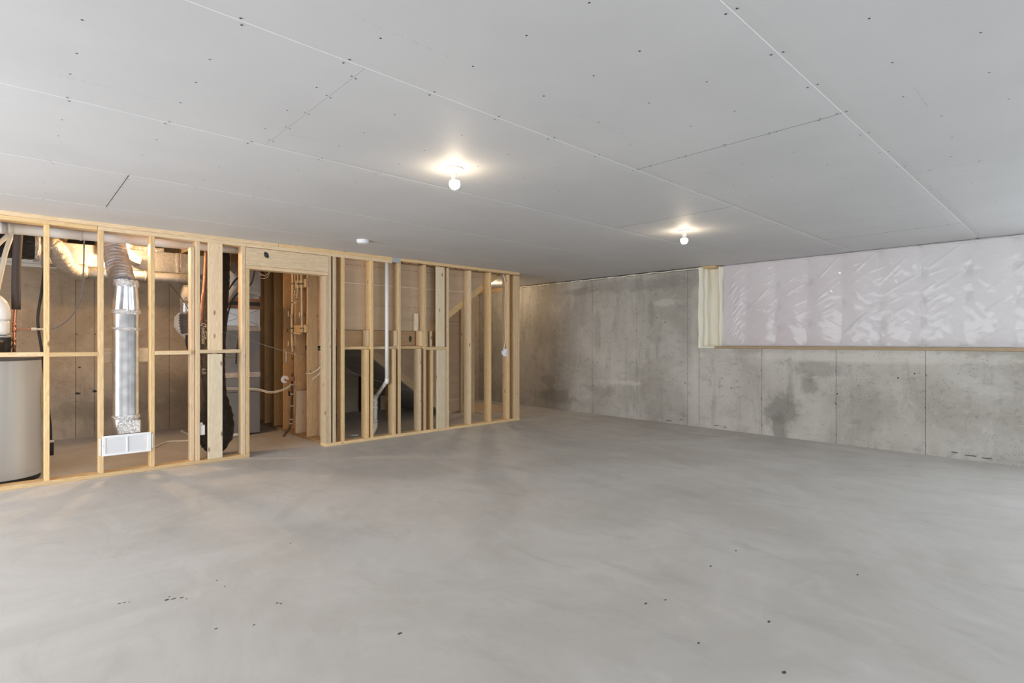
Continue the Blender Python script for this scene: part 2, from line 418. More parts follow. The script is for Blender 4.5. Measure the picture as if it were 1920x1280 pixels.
# ceiling: backing slab + drywall sheets
cl = thing('ceiling', 'unpainted gray drywall ceiling with open seams', 'ceiling', (0, 0, H), kind='structure')
box('ceiling_backing', XL - .2, XR + .4, YN - .2, YW + .14, H + .0135, H + .12, DARK, cl, 0)
box('ceiling_backing', 6.19, XR + .4, YW + .14, YB + .2, H + .0135, H + .12, DARK, cl, 0)
TIGHT = (1.09, 5.49, 6.0, 6.3, 4.49)
def sheet(x0, x1, y0, y1, taper=True):
    t = 0.055; g = 0.0022; zb = H + .013; e0 = .0005 if round(x0, 2) in TIGHT else .0026; e1 = .0005 if round(x1, 2) in TIGHT else .0026
    ys = [(y0 + g, .0028), (y0 + t, 0), (y1 - t, 0), (y1 - g, .0028)] if taper else [(y0 + g, 0), (y1 - g, 0)]
    vs = []; x0 += e0; x1 -= e1
    for x in (x0, x1):
        vs += [(x, ys[0][0], zb)] + [(x, y, H + d) for y, d in ys] + [(x, ys[-1][0], zb)]
    n = len(ys) + 2
    fs = [tuple(range(n)), tuple(reversed(range(n, 2 * n)))] + [(i, (i + 1) % n, (i + 1) % n + n, i + n) for i in range(n)]
    o = raw('drywall_sheet', vs, fs, DW, cl); o.data.materials.append(DWSHADE); o.data.polygons[0].material_index = o.data.polygons[1].material_index = 1
    bm = bmesh.new(); bm.from_mesh(o.data); bmesh.ops.recalc_face_normals(bm, faces=bm.faces); bm.to_mesh(o.data); bm.free()
seams = [YN, -1.594, -0.374, 0.846, 2.066, 3.286, 4.506, 5.726, YW + .13]
joints = [[1.3, 5.0], [-.9, 2.75, 6.4], [.83, 4.49], [-.61, 3.05, 6.71], [1.09, 4.47], [-1.6, 6.0], [.605, 5.49], [-1.2, 6.3]]
for i in range(len(seams) - 1):
    xs = [XL - .15] + [j for j in joints[i]] + [XR + (.45 if i < 6 else 0)]
    for a, b in zip(xs[:-1], xs[1:]): sheet(a, b, seams[i], seams[i + 1])
for y in seams[1:-1]:
    box('seam_paper_edge', XL, XR, y - .0022, y + .0022, H + .0022, H + .012, DWEDGE, cl, 0)
sheet(6.19, XR, YW + .13, YB)
# screw dimples (hundreds of them, a few pixels each)
bm = bmesh.new()
def screw(x, y):
    m = bmesh.ops.create_circle(bm, cap_ends=True, radius=.0048, segments=7)['verts']
    bmesh.ops.translate(bm, verts=m, vec=(x, y, H - .0004))
rr = random.Random(3)
for i in range(len(seams) - 1):
    for k in range(-8, 20):
        x = 0.2 + .406 * k
        if not (XL < x < XR): continue
        for f in (0.021, .33, .63, .93, 1.20):
            y = seams[i] + f + rr.uniform(-.05, .05) * (0.1 < f < 1.1)
            if y > YW - .02: continue
            if i > 4 and 0.1 < f < 1.1 and rr.random() < .4: continue
            screw(x + rr.uniform(-.012, .012), y)
    for j in joints[i]:
        for f in (.1, .35, .6, .85, 1.1):
            if seams[i] + f < YW: screw(j - .012, seams[i] + f); screw(j + .012, seams[i] + f + .01)
me = bpy.data.meshes.new('screw_head'); bm.to_mesh(me); bm.free(); me.materials.append(M('screw_steel', (.06, .06, .06), .5, .4))
o = link('screw_head', me, (0, 0, 0), cl); o['kind'] = 'stuff'
# faint print rows on the sheets
bm = bmesh.new()
for (a, b) in [((662, 29), (842, 107)), ((84, 134), (296, 187)), ((1084, 215), (1174, 253)), ((1712, 160), (1744, 207)), ((540, 252), (640, 272)), ((1330, 324), (1388, 348))]:
    A, B = at(*a, Z=H), at(*b, Z=H); n = 34
    for i in range(n):
        if rr.random() < .35: continue
        p = A.lerp(B, (i + rr.random() * .4) / n); d = (B - A).normalized(); l = (B - A).length / n * rr.uniform(.25, .7); w = Vector((-d.y, d.x, 0)) * .0022
        z = Vector((0, 0, H - .0004 - p.z))
        q = [bm.verts.new(p + z + s) for s in (w, w + d * l, -w + d * l, -w)]; bm.faces.new(q)
me = bpy.data.meshes.new('paper_print'); bm.to_mesh(me); bm.free(); me.materials.append(DWPRINT)
o = link('paper_print', me, (0, 0, 0), cl); o['kind'] = 'stuff'

# upper deck and joists over the utility room and stairwell
dk = thing('ceiling_deck', 'bare plywood subfloor and joists above the utility room', 'ceiling', (0, 0, 2.7), kind='structure')
box('subfloor_panel', XL - .2, 6.19, YW + .14, YB + .2, 2.70, 2.76, WPLY, dk, 0)
for k in range(-7, 8):
    x = .05 + .406 * k
    if x > XL: box('joist', x, x + .04, YW + .15, YB, 2.462, 2.70, WY, dk)
box('rim_joist', XL, 6.19, YW + .04, YW + .13, 2.455, 2.70, WBEAM, dk)

# right concrete wall
wr = raw('wall_right', [(7.70, YN, 0), (7.95, YN, 0), (7.95, YB, 0), (7.70, YB, 0), (7.70, YN, 1.19), (7.95, YN, 1.19), (7.95, YB, 1.19), (7.70, YB, 1.19)],
         [(0, 1, 2, 3), (4, 7, 6, 5), (0, 4, 5, 1), (1, 5, 6, 2), (2, 6, 7, 3), (3, 7, 4, 0)], DARK)
tag(wr, 'cast concrete basement wall with form lines and damp stains', 'wall', kind='structure')
wr['category'] = 'wall'
box('wall_core', 7.70, 7.95, 4.07, YB, 1.19, 2.40, CW, wr, 0)
jt = [YB, 8.88, 7.96, 7.04, 6.12, 5.18, 4.26]
for a, b in zip(jt[1:], jt[:-1]): box('form_panel', XR, 7.701, a + .0018, b - .0018, 0, 2.40, CW, wr, .0012)
box('form_panel', XR + .001, 7.701, 4.07, 4.2585, 0, 2.398, CW, wr, .0012)
jl = [4.0665, 3.13, 2.205, 1.29, .38, -.54, -1.46, -2.38, YN]
for a, b in zip(jl[1:], jl[:-1]): box('form_panel', XR, 7.701, a + .0018, b - .0018, 0, 1.196, CW, wr, .0012)
# ledge top and recess return
box('ledge_top', 7.70, 8.15, YN, 4.07, 1.14, 1.196, CW, wr, 0)
box('recess_return', 7.70, 8.15, 4.07, 4.10, 1.19, 2.40, CW, wr, 0)
box('recess_back', 8.10, 8.15, -.52, 4.07, 1.19, 2.44, XPS, wr, 0)
box('recess_back', 8.10, 8.15, YN, -2.18, 1.19, 2.44, XPS, wr, 0)
box('window_frame', 7.9, 8.12, -.60, -.50, 1.197, 2.44, WHITEM, wr); box('window_frame', 7.9, 8.12, -2.2, -2.1, 1.197, 2.44, WHITEM, wr)
box('window_frame', 7.9, 8.12, -2.1, -.60, 1.197, 1.29, WHITEM, wr); box('window_frame', 7.9, 8.12, -2.1, -.60, 2.31, 2.44, WHITEM, wr)
# form tie holes
TIE = M('tie_hole_black', (.05, .045, .04), .9)
rr = random.Random(5)
for y in [7.96, 7.04, 6.12, 5.18, 3.13, 2.205, 1.29]:
    for z in (.12, .52, .92, 1.5, 2.0):
        if y < 4.07 and z > 1.1: continue
        blob('tie_hole', (y + rr.uniform(-.008, .008), z + rr.uniform(-.02, .02)), rr.uniform(.004, .007), rr.uniform(.006, .013), TIE, wr, XR - .0003, .001, rr.randint(0, 99), 9, 'x')
for (px, py) in [(1354, 709), (1371, 727), (1230, 552), (1247, 604), (1285, 718), (1570, 738), (1684, 708), (1715, 700), (1232, 595)]:
    p = at(px, py, X=XR); blob('tie_hole', (p.y, p.z), .009, .010, TIE, wr, XR - .0003, .001, px, 9, 'x')
# loose mortar at the wall foot
for (px, py, s) in [(1255, 790, .05), (1278, 788, .03), (1343, 799, .04), (1360, 802, .02), (1790, 850, .03), (1820, 856, .05), (1850, 861, .04)]:
    p = at(px, py, X=XR); blob('mortar_smear', (p.y, p.z + .012), s * 1.2, .007, M('dark_smear', (.14, .125, .11), .9), wr, XR - .0003, .002, px, 12, 'x')
# sill plate, foam, sheeting
box('sill_plate', 7.685, 7.95, YN, 3.82, 1.197, 1.232, WBEAMY, wr, .002)
def foam_strip(name, path, z0, z1, amp, parent, nz=70, seed=0.0, dens=6):
    P = spline(path, dens * (len(path) - 1)); vs, fs = [], []; m = len(P)
    for i in range(nz + 1):
        z = z0 + (z1 - z0) * i / nz
        for j, p in enumerate(P):
            d = Vector((noise.noise(Vector((p.x * 14 + seed, p.y * 30, z * 3.2))), noise.noise(Vector((p.x * 14 + 9, p.y * 30 + seed, z * 4.0))), 0)) * amp
            vs.append((p.x + d.x, p.y + d.y, z))
    for i in range(nz):
        for j in range(m - 1): fs.append((i * m + j, i * m + j + 1, (i + 1) * m + j + 1, (i + 1) * m + j))
    o = raw(name, vs, fs, FOAM, parent, True); o['kind'] = 'stuff'; return o
foam_strip('spray_foam', [(7.70, 4.085, 0), (7.675, 4.06, 0), (7.72, 4.02, 0), (7.76, 4.035, 0), (7.80, 3.99, 0), (7.86, 3.985, 0), (7.90, 3.94, 0), (7.90, 3.87, 0), (7.84, 3.83, 0), (7.80, 3.80, 0), (7.84, 3.77, 0), (7.9, 3.77, 0)],
           1.20, 2.425, .016, wr)
box('foam_bed', 7.685, 7.92, 3.822, 4.068, 1.197, 1.228, FOAM, wr, .008)
box('blocking_stub', 7.72, 7.9, 3.83, 4.05, 2.405, 2.44, WY, wr)
# ragged foam bead in the gap between concrete and drywall
vs, fs = [], []; n = 420; y0, y1 = 4.07, YB
for i in range(n + 1):
    y = y0 + (y1 - y0) * i / n; k = noise.noise(Vector((y * 6, 0, 0))) + .6 * noise.noise(Vector((y * 19, 3, 0)))
    d = .006 + .010 * max(0, k); zc = 2.415 + .010 * noise.noise(Vector((y * 5, 7, 0))); h = .010 + .010 * max(0, k)
    for (a, b) in ((0.02, -h), (-d, -h * .3), (-d, h * .5), (0.02, h)): vs.append((XR + a, y, zc + b))
for i in range(n):
    for j in range(3): fs.append((i * 4 + j, i * 4 + j + 1, (i + 1) * 4 + j + 1, (i + 1) * 4 + j))
o = raw('foam_bead', vs, fs, FOAM, wr, True); o['kind'] = 'stuff'
box('wall_gap', 7.70, 7.72, 4.07, YB, 2.39, 2.452, DARK, wr, 0)

# plastic sheeting over the insulated upper wall
ps_y0, ps_y1, ps_z0, ps_z1 = -0.45, 3.80, 1.232, 2.437
ny, nz = 430, 112
studs_y = [3.42 - .41 * k for k in range(-1, 16)]; rows = [1.235, 1.51, 1.80, 2.12, 2.43]
rr = random.Random(11); st = []
for i, sy in enumerate(studs_y):
    for j, zz in enumerate(rows):
        if j in (1, 2, 3) and rr.random() < .12: continue
        st.append((sy + rr.uniform(-.012, .012), zz + rr.uniform(-.03, .03), rr.uniform(.6, 1.15), rr.uniform(0, 6.28), rr.randint(5, 9)))
segs = []
for i in range(1, len(studs_y) - 1):
    for j in (1, 2, 3, 4):
        if rr.random() < .55:
            y, z = studs_y[i], rows[j] + rr.uniform(-.02, .02); L = rr.uniform(.28, .62); an = rr.uniform(.50, .85)
            segs.append((y, z, y + L * math.cos(an), z - L * math.sin(an), rr.uniform(.003, .009), rr.uniform(.009, .018)))
for k in range(120):
    y, z = rr.uniform(0, 3.7), rr.uniform(1.35, 2.42); L = rr.uniform(.08, .30); an = rr.uniform(.25, .8)
    segs.append((y, z, y + L * math.cos(an), z - L * math.sin(an), rr.uniform(.001, .0035), rr.uniform(.006, .011)))
for k in range(26):      # creases at the far end by the foam
    y, z = rr.uniform(3.45, 3.6), rr.uniform(1.3, 2.2); L = rr.uniform(.1, .28); an = rr.uniform(.8, 1.1)
    segs.append((y, z, y + L * math.cos(an), z - L * math.sin(an), rr.uniform(.003, .008), rr.uniform(.008, .014)))
def sheet_h(y, z):
    k = (3.42 - y) / .41; f = k - math.floor(k); bay = math.sin(math.pi * f)
    h = .010 * bay ** 1.2
    e = min((z - ps_z0) / .10, (ps_z1 - z) / .06, 1.0); h *= max(.0, e) ** .5
    for (sy, sz, a, ph, n) in st:
        dy, dz = y - sy, z - sz; d2 = dy * dy + dz * dz
        if d2 < .045:
            d = math.sqrt(d2); h -= .015 * a * math.exp(-d2 / .0026)
            h += .0045 * a * math.exp(-d / .055) * math.sin(n * math.atan2(dz, dy) + ph) * min(1, d / .02)
    for (ya, za, yb, zb, am, w) in segs:
        if y < ya - .05 or y > yb + .05 or z > za + .05 or z < zb - .05: continue
        L2 = (yb - ya) ** 2 + (zb - za) ** 2; t = ((y - ya) * (yb - ya) + (z - za) * (zb - za)) / L2
        if t < 0 or t > 1: continue
        d = ((y - ya) * (zb - za) - (z - za) * (yb - ya)) / math.sqrt(L2)
        if abs(d) < 4 * w: h += am * math.exp(-(d / w) ** 2) * math.sin(math.pi * t) ** .5 * (1 if d > 0 else .9)
    v = Vector((y * 3.2 + z * 2.2, (z * .77 - y * .64) * 12, 0)); h += .0035 * noise.noise(v)
    h += .007 * noise.noise(Vector((y * 1.3, z * 2.4, 5)))
    return h
vs, fs = [], []
for i in range(ny + 1):
    y = ps_y0 + (ps_y1 - ps_y0) * i / ny
    for j in range(nz + 1):
        z = ps_z0 + (ps_z1 - ps_z0) * j / nz
        x = 7.855 - sheet_h(y, z)
        if y > 3.70: x += .03 * ((y - 3.70) / .1) ** 2
        vs.append((x, y, z + (.004 * noise.noise(Vector((y * 25, 1, 1))) if j == nz else 0)))
for i in range(ny):
    for j in range(nz):
        a = i * (nz + 1) + j; fs.append((a, a + nz + 1, a + nz + 2, a + 1))
sh = raw('plastic_sheeting', vs, fs, POLY, None, True)
tag(sh, 'wrinkled milky pinkish plastic vapour barrier over insulation above concrete ledge', 'plastic sheet')
vs, fs = [], []; b0 = 0       # folded hem along the sill and along the ceiling
for (zz, amp) in ((1.240, .006), (2.430, .007)):
    n = 420; base = len(vs)
    for i in range(n + 1):
        y = ps_y0 + (ps_y1 - ps_y0) * i / n; k = noise.noise(Vector((y * 17, zz, 0))); k2 = noise.noise(Vector((y * 9, zz + 5, 0)))
        for (a, b) in ((.01, -.010), (-.006 - amp * (k + .6), -.006 + .004 * k2), (-.006 - amp * (k + .6), .008 + .004 * k2), (.01, .014)): vs.append((7.845 + a, y, zz + b - (.012 if zz > 2 else 0)))
    for i in range(n):
        for j in range(3): q = base + i * 4 + j; fs.append((q, q + 1, q + 5, q + 4))
raw('hem', vs, fs, POLY, sh, True)

# back concrete wall and sheet insulation above
wb = raw('wall_back', [(XL, YB + .01, 0), (XR + .3, YB + .01, 0), (XR + .3, YB + .25, 0), (XL, YB + .25, 0), (XL, YB + .01, 2.76), (XR + .3, YB + .01, 2.76), (XR + .3, YB + .25, 2.76), (XL, YB + .25, 2.76)],
         [(0, 1, 2, 3), (4, 7, 6, 5), (0, 4, 5, 1), (1, 5, 6, 2), (2, 6, 7, 3), (3, 7, 4, 0)], DARK)
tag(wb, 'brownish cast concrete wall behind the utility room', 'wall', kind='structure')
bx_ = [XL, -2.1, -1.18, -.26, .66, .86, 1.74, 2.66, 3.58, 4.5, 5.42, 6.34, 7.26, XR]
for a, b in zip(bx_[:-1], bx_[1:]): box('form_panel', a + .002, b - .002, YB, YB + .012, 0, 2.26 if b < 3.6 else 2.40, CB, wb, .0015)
for a, b in ((-.75, .50), (.503, 1.75), (1.753, 3.0)): box('foam_board', a, b, YB - .05, YB + .01, 2.262, 2.52, XPS, wb, .003)
box('foam_ledge', -.75, 3.0, YB - .075, YB - .05, 2.255, 2.295, XPS, wb, .003)
text_mesh('board_print', 'ATX', .055, at(62, 491, Y=9.24), (1, 0, 0), (0, 0, 1), M('grey_print', (.2, .2, .2), .8), wb)
for (x, z, s) in [(.68, .60, .05), (.86, .62, .05), (.67, 1.4, .02), (.87, 1.4, .02), (.70, .95, .03)]:
    blob('tie_hole', (x, z), s * .6, s * .35, TIE, wb, YB - .0003, .001, int(s * 1000 + x * 10), 11, 'y')
box('rim_plate', XR - .04, XR + .1, 8.0, YB, 2.36, 2.44, WY, wb)
box('stair_rim', 6.0, XR, YB - .04, YB, 2.36, 2.44, WX, wb)

# unseen near and left walls, wide near opening and left opening added for fill light
WALLP = M('plain_gray_wall', (.46, .45, .43), .8)
wn = thing('wall_near', 'plain wall behind the photographer with a glazed opening and an added fill opening', 'wall', (0, YN, 0), kind='structure')
for (a, b, c, d) in [(XL, -1.4, 0, H), (-1.4, 2.6, 2.15, H), (2.6, 4.1, 0, H), (4.1, 6.5, 2.15, H), (6.5, XR + .3, 0, H)]:
    box('wall_section', a, b, YN - .12, YN, c, d, WALLP, wn, 0)
for (a, b) in ((-1.4, 2.6), (4.1, 6.5)):
    for x in (a, (a + b) / 2 - .03, b - .06): box('unseen_mullion', x, x + .06, YN - .09, YN - .03, 0, 2.15, WHITEM, wn)
wl = thing('wall_outer', 'plain left end wall outside the picture with an added fill opening', 'wall', (XL, 0, 0), kind='structure')
for (a, b, c, d) in [(YN, 1.75, 0, H), (1.75, 6.25, 2.15, H), (6.25, YB + .2, 0, 2.76)]:
    box('wall_section', XL - .12, XL, a, b, c, d, WALLP, wl, 0)
for y in (1.75, 3.22, 4.72, 6.19): box('unseen_mullion', XL - .09, XL - .03, y, y + .06, 0, 2.15, WHITEM, wl)  # mullions of the added left opening

# ---------------------------------------------------------------- stud wall
sw = thing('wall_left', 'open pine stud wall in front of the utility room and stairs', 'wall', (0, YW, 0), kind='structure')
P0 = .038
ZT = 2.362                                  # stud tops
box('top_plate', XL, 2.30, YW, YR, ZT + .039, H, WX, sw); box('top_plate', 2.303, 6.19, YW - .002, YR, ZT + .037, H, WX, sw)
box('top_plate', XL, .62, YW + .001, YR, ZT, ZT + .038, WX, sw); box('top_plate', .623, 3.80, YW + .001, YR, ZT, ZT + .038, WX, sw)
box('top_plate', 3.803, 6.188, YW + .004, YR, ZT + .022, ZT + .037, WBEAM, sw)
box('bottom_plate', XL, 1.985, YW, YR, 0, P0, WX, sw); box('bottom_plate', 2.86, 6.19, YW, YR, 0, P0, WX, sw)
def stud(x, z0=P0, z1=ZT, w=.038, y0=YW, y1=YR, mat=None, name='stud'): return box(name, x, x + w, y0, y1, z0, z1, mat or WZ, sw)
for x in (-2.6, -2.19, -1.79, -1.38, -.98, -.57, -.17, .235, .63, 1.043, 1.449): stud(x)
stud(1.405, z1=2.30, y0=YW + .03)
stud(1.902); stud(1.944, z1=2.116, name='jack_stud')
stud(2.86, z1=2.116, name='jack_stud'); stud(2.901); stud(2.962); stud(3.079)
ZT2 = ZT + .022
for x in (3.48,): stud(x)
for x in (3.896, 4.31, 4.71, 5.13, 5.535, 5.928, 6.066, 6.108, 6.15): stud(x, z1=ZT2)
# flat wide boards
BZ0, BZ1 = 1.165, 1.203
box('flat_stud', 1.565, 1.705, YW - .001, YW + .037, BZ1, ZT, WZ, sw); box('flat_stud', 1.565, 1.705, YW - .001, YW + .037, P0, BZ0, WPALE, sw)
stud(1.62, y0=YW + .038, y1=YR)
box('flat_stud', 4.53, 4.668, YW - .001, YW + .037, 1.222, ZT2, WPALE, sw); box('flat_stud', 4.535, 4.673, YW - .001, YW + .037, P0, 1.178, WPALE, sw)
stud(4.672, z1=1.178); stud(4.43, z1=1.178, name='jack_stud')
box('blocking', 4.349, 4.709, YW, YR, 1.180, 1.220, WX, sw)
for x in (4.355, 4.43): box('cripple_stud', x, x + .038, YW + .03, YR, 1.222, 1.45, WZ, sw)
# fire blocking
for a, b, dz in ((-.132, .235, 0), (.273, .63, -.004), (1.081, 1.405, 0), (1.487, 1.902, .01), (-.53, -.17, 0)):
    box('blocking', a, b, YW, YR, BZ0 + dz, BZ1 + dz, WX, sw)
box('blocking', .668, 1.043, YR - .038, YR, 1.095, 1.235, WX, sw)
# door header
box('header', 1.944, 2.90, YW, YW + .038, 2.158, 2.358, WX, sw); box('header', 1.944, 2.90, YW + .095, YR, 2.158, 2.358, WX, sw)
box('header_sill', 1.943, 2.90, YW, YR, 2.118, 2.156, WX, sw)
p = at(500, 478, Y=YW); blob('paint_mark', (p.x, p.z), .030, .040, BLOB, sw, YW - .0002, .001, 4)
box('cripple_stud', 2.862, 2.90, YW + .001, YR - .002, 2.158, 2.36, WZ, sw) if False else None
# jacks and short cripples under the landing beam
for x, xc in ((3.416, 3.438), (3.817, 3.852), (4.229, 4.266)):
    box('jack_stud', x, x + .038, YW, YR, P0, 1.197, WZ, sw)
    box('cripple_stud', xc, xc + .038, YW + .02, YR, 1.237, 1.45, WZ, sw)
for a, b in ((3.12, 3.48), (3.518, 3.896), (3.934, 4.31)): box('beam_plate', a, b, YW + .055, YR + .038, 1.198, 1.235, WX, sw)
box('blocking', 4.215, 4.288, YR - .036, YR - .002, 1.452, 1.70, WPALE, sw)
# nail plate, beam marks
rg = random.Random(21); xg = 3.94
while xg < 5.3:
    lg = rg.uniform(.02, .09); box('plate_gap', xg, xg + lg, YW - .001, YW + .006, ZT + .020, ZT + rg.uniform(.027, .038), M('dark_red_gap', (.16, .06, .035), .9) if 'dark_red_gap' not in bpy.data.materials else bpy.data.materials['dark_red_gap'], sw, 0); xg += lg + rg.uniform(.01, .12)
box('nail_plate', 3.80, 3.93, YW - .004, YW - .001, ZT + .012, H - .002, M('nail_plate_steel', (.45, .45, .46), .4, .7), sw, .001)
# kraft face of the stair drywall seen between the studs
def topline(x): return 1.759 + .704 * (x - 4.86)
zs = 2.062
xk = lambda z: 4.86 + (z - 1.759) / .704
prism('drywall_panel', [(3.0, zs + .006), (xk(zs + .006), zs + .006), (xk(2.40), 2.40), (3.0, 2.40)], YR + .001, YR + .014, KRAFT, sw)
prism('drywall_panel', [(3.0, 1.452), (xk(1.452), 1.452), (xk(zs - .003), zs - .003), (3.0, zs - .003)], YR + .001, YR + .014, KRAFT, sw)
box('seam_paper_edge', 3.0, xk(zs) - .02, YR + .003, YR + .014, zs - .003, zs + .006, M('bright_paper_edge', (.80, .70, .58), .7), sw, 0)
rr = random.Random(2)
bm = bmesh.new()
for (z, x0, x1) in ((2.30, 3.13, 5.4), (1.78, 3.55, 4.5), (1.60, 4.0, 4.3)):
    x = x0
    while x < x1:
        l = rr.uniform(.008, .03); q = [bm.verts.new(v) for v in ((x, YR + .0004, z), (x + l, YR + .0004, z), (x + l, YR + .0004, z + .006), (x, YR + .0004, z + .006))]; bm.faces.new(q); x += l + rr.uniform(.004, .03)
me = bpy.data.meshes.new('paper_print'); bm.to_mesh(me); bm.free(); me.materials.append(INK)
o = link('paper_print', me, (0, 0, 0), sw); o['kind'] = 'stuff'

# partition beside the furnace
wp = thing('wall_partition', 'pine stud partition running back from the doorway, far studs tinted bulb orange', 'wall', (2.9, 7.9, 0), kind='structure')
box('bottom_plate', 2.9, 3.04, YR + .002, YB, 0, P0, WBEAM, wp); box('top_plate', 2.9, 3.04, YR + .002, YB, 2.40, 2.44, WBEAM, wp)
for y in (7.077, 7.498, 7.93, 8.32, 8.71, 9.1):
    box('stud', 2.9, 3.04, y, y + .038, P0, 2.40, WWARM if y > 7.9 else WZ, wp)
box('stud', 2.9, 3.04, 7.497 - .045, 7.497 - .005, P0, .62, WPALE, wp)
box('blocking', 2.868, 2.899, 7.06, 7.56, 2.02, 2.13, WY, wp); box('blocking', 2.868, 2.899, 7.06, 7.56, 1.42, 1.52, WY, wp)
box('drywall_panel', 3.041, 3.053, YR + .04, YB, .01, 1.18, KRAFT, wp, 0); box('drywall_panel', 3.041, 3.053, YR + .04, YB, 1.24, 2.44, KRAFT, wp, 0)

# ---------------------------------------------------------------- staircase
sc_ = thing('staircase', 'unfinished pine staircase with landing seen through the stud wall', 'staircase', (4.5, 7.8, 0))
box('landing_beam', 3.06, 4.71, YR + .016, YR + .054, 1.237, 1.447, WBEAM, sc_)
p = at(770, 635, Y=6.6); blob('paint_mark', (p.x, p.z), .028, .05, BLOB, sc_, YR + .0155, .001, 9)
bl = lambda x: 1.646 + .704 * (x - 4.86)
xb = lambda z: 4.86 + (z - 1.646) / .704
prism('stringer', [(xb(1.452), 1.452), (xb(2.69), 2.69), (xb(2.69) - .33, 2.69), (xb(1.452) - .32, 1.452)], YR + .016, YR + .054, WX, sc_)
b2 = lambda x: 1.014 - .737 * (x - 4.296)
prism('stringer', [(4.06, b2(4.06)), (5.67, .002), (5.87, .002), (4.06, b2(4.06) + .155)], 7.85, 7.89, WX, sc_)
box('landing_platform', 3.06, 4.05, 6.65, 9.28, 1.235, 1.45, WPLY, sc_); box('landing_soffit', 3.056, 4.05, 6.65, 9.28, 1.20, 1.213, GYP, sc_, 0)
prism('flight_soffit', [(4.05, b2(4.05) - .012), (5.66, .001), (5.67, .012), (4.05, b2(4.05))], 7.87, 9.29, GYP, sc_)
box('soffit_seam', 4.20, 4.204, 7.9, 9.28, b2(4.2) - .02, b2(4.2) - .005, DWEDGE, sc_, 0)
for k in range(5):
    z = 1.45 + .19 * (k + 1); x = xb(z) - .30
    box('tread', x, x + .27, 6.65, 7.84, z - .03, z, WX, sc_) if z < 2.6 else None
for k in range(5):
    z = 1.45 - .20 * (k + 1) - .02; x = 4.20 + .26 * k
    box('tread', x, x + .27, 7.90, 9.25, z - .03, z, WX, sc_)
# second stair wall: kraft panels above the lower stringer, studs
w2 = thing('wall_stair', 'kraft paper backed stair wall behind the lower flight', 'wall', (5, 7.9, 0), kind='structure')
t2 = lambda x: b2(x) + .155
KD = KRAFT
prism('drywall_panel', [(3.06, 1.625), (6.04, 1.625), (6.04, 2.44), (3.06, 2.44)], 7.892, 7.905, KD, w2)
prism('drywall_panel', [(4.3, t2(4.3) - .05), (5.2, t2(5.2) - .05), (5.2, 1.62), (4.3, 1.62)], 7.892, 7.905, KD, w2)
prism('drywall_panel', [(5.203, t2(5.203) - .05), (5.80, .05), (5.80, .47), (6.04, .47), (6.04, 1.62), (5.203, 1.62)], 7.892, 7.905, KD, w2)
prism('drywall_panel', [(5.803, .03), (6.04, .03), (6.04, .467), (5.803, .467)], 7.892, 7.905, KD, w2)
box('panel_strip', 5.7, 6.04, 7.888, 7.893, .238, .248, M('pale_strip', (.75, .66, .55), .7), w2, 0); box('panel_strip', 5.2, 6.04, 7.888, 7.893, 1.617, 1.627, M('pale_strip', (.75, .66, .55), .7), w2, 0)
box('stud', 6.05, 6.088, 7.85, 7.99, .001, 2.44, WZ, w2); box('stud', 6.095, 6.18, 7.62, 7.66, .001, 2.44, WZ, w2)
box('stud', 4.55, 4.588, 7.86, 7.95, .001, b2(4.588) - .015, WZ, w2)
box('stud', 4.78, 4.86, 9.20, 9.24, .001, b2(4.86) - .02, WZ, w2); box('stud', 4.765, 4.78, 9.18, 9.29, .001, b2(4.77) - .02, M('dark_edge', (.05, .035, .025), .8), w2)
box('stud', 5.17, 5.27, 9.20, 9.24, .001, b2(5.27) - .02, WZ, w2)

fp = box('plywood_sheet', 6.21, 7.28, 7.42, 9.05, .001, .010, WPLY, None, .001)
tag(fp, 'thin plywood sheet lying on the floor beyond the stair end studs', 'plywood sheet')

# ---------------------------------------------------------------- ceiling lights
def lamp(name, label, c, z, glow, r=.036, group='bare bulb ceiling lights'):
    x, y = c; t = thing(name, label, 'ceiling light', (x, y, z), group)
    lathe('base_plate', [(.0575, 0), (.059, -.004), (.056, -.010), (.040, -.015), (.027, -.019)], (x, y, z), PORC, t, 32)
    lathe('socket', [(.027, -.018), (.023, -.026), (.0215, -.045), (.023, -.047), (.0215, -.050), (.021, -.066), (.016, -.068)], (x, y, z), PORC, t, 28)
    zc = -.103
    lathe('bulb_neck', [(.013, -.064), (.015, -.070)] + [(r * 1.01 * math.sin(math.radians(d)), zc + r * math.cos(math.radians(d))) for d in (28, 38, 48, 56)], (x, y, z), PLAST, t, 28)
    prof = [(r * math.sin(a), zc + r * math.cos(a)) for a in [math.radians(d) for d in range(56, 180, 12)]] + [(.0005, zc - r)]
    lathe('bulb', prof, (x, y, z), glow, t, 28)
    return t
lamp('ceiling_light', 'lit bare bulb in white lampholder, nearer one on the drywall ceiling', (2.15, 2.86), H, GLOW)
lamp('ceiling_light', 'lit bare bulb in white lampholder, farther one near the plastic sheeting', (5.08, 2.85), H, GLOW)
lamp('ceiling_light', 'lit bare bulb under the joists inside the utility room', (.942, 7.22), 2.455, GLOWU)
lamp('ceiling_light', 'lit bare bulb in the passage behind the end of the stud wall', (6.78, 7.98), H, GLOWH)
o = box('light_mounting_board', .88, 1.26, 7.18, 7.26, 2.456, 2.475, WX, dk)

# smoke detector
t = thing('smoke_detector', 'round white smoke detector on the ceiling near the stud wall', 'smoke detector', (2.91, 5.58, H))
lathe('base', [(.066, 0), (.068, -.004), (.068, -.016), (.066, -.018)], (2.91, 5.58, H), PLAST, t, 36)
lathe('cover', [(.062, -.018), (.064, -.022), (.060, -.034), (.050, -.040), (.02, -.042), (.001, -.042)], (2.91, 5.58, H), PLAST, t, 36)

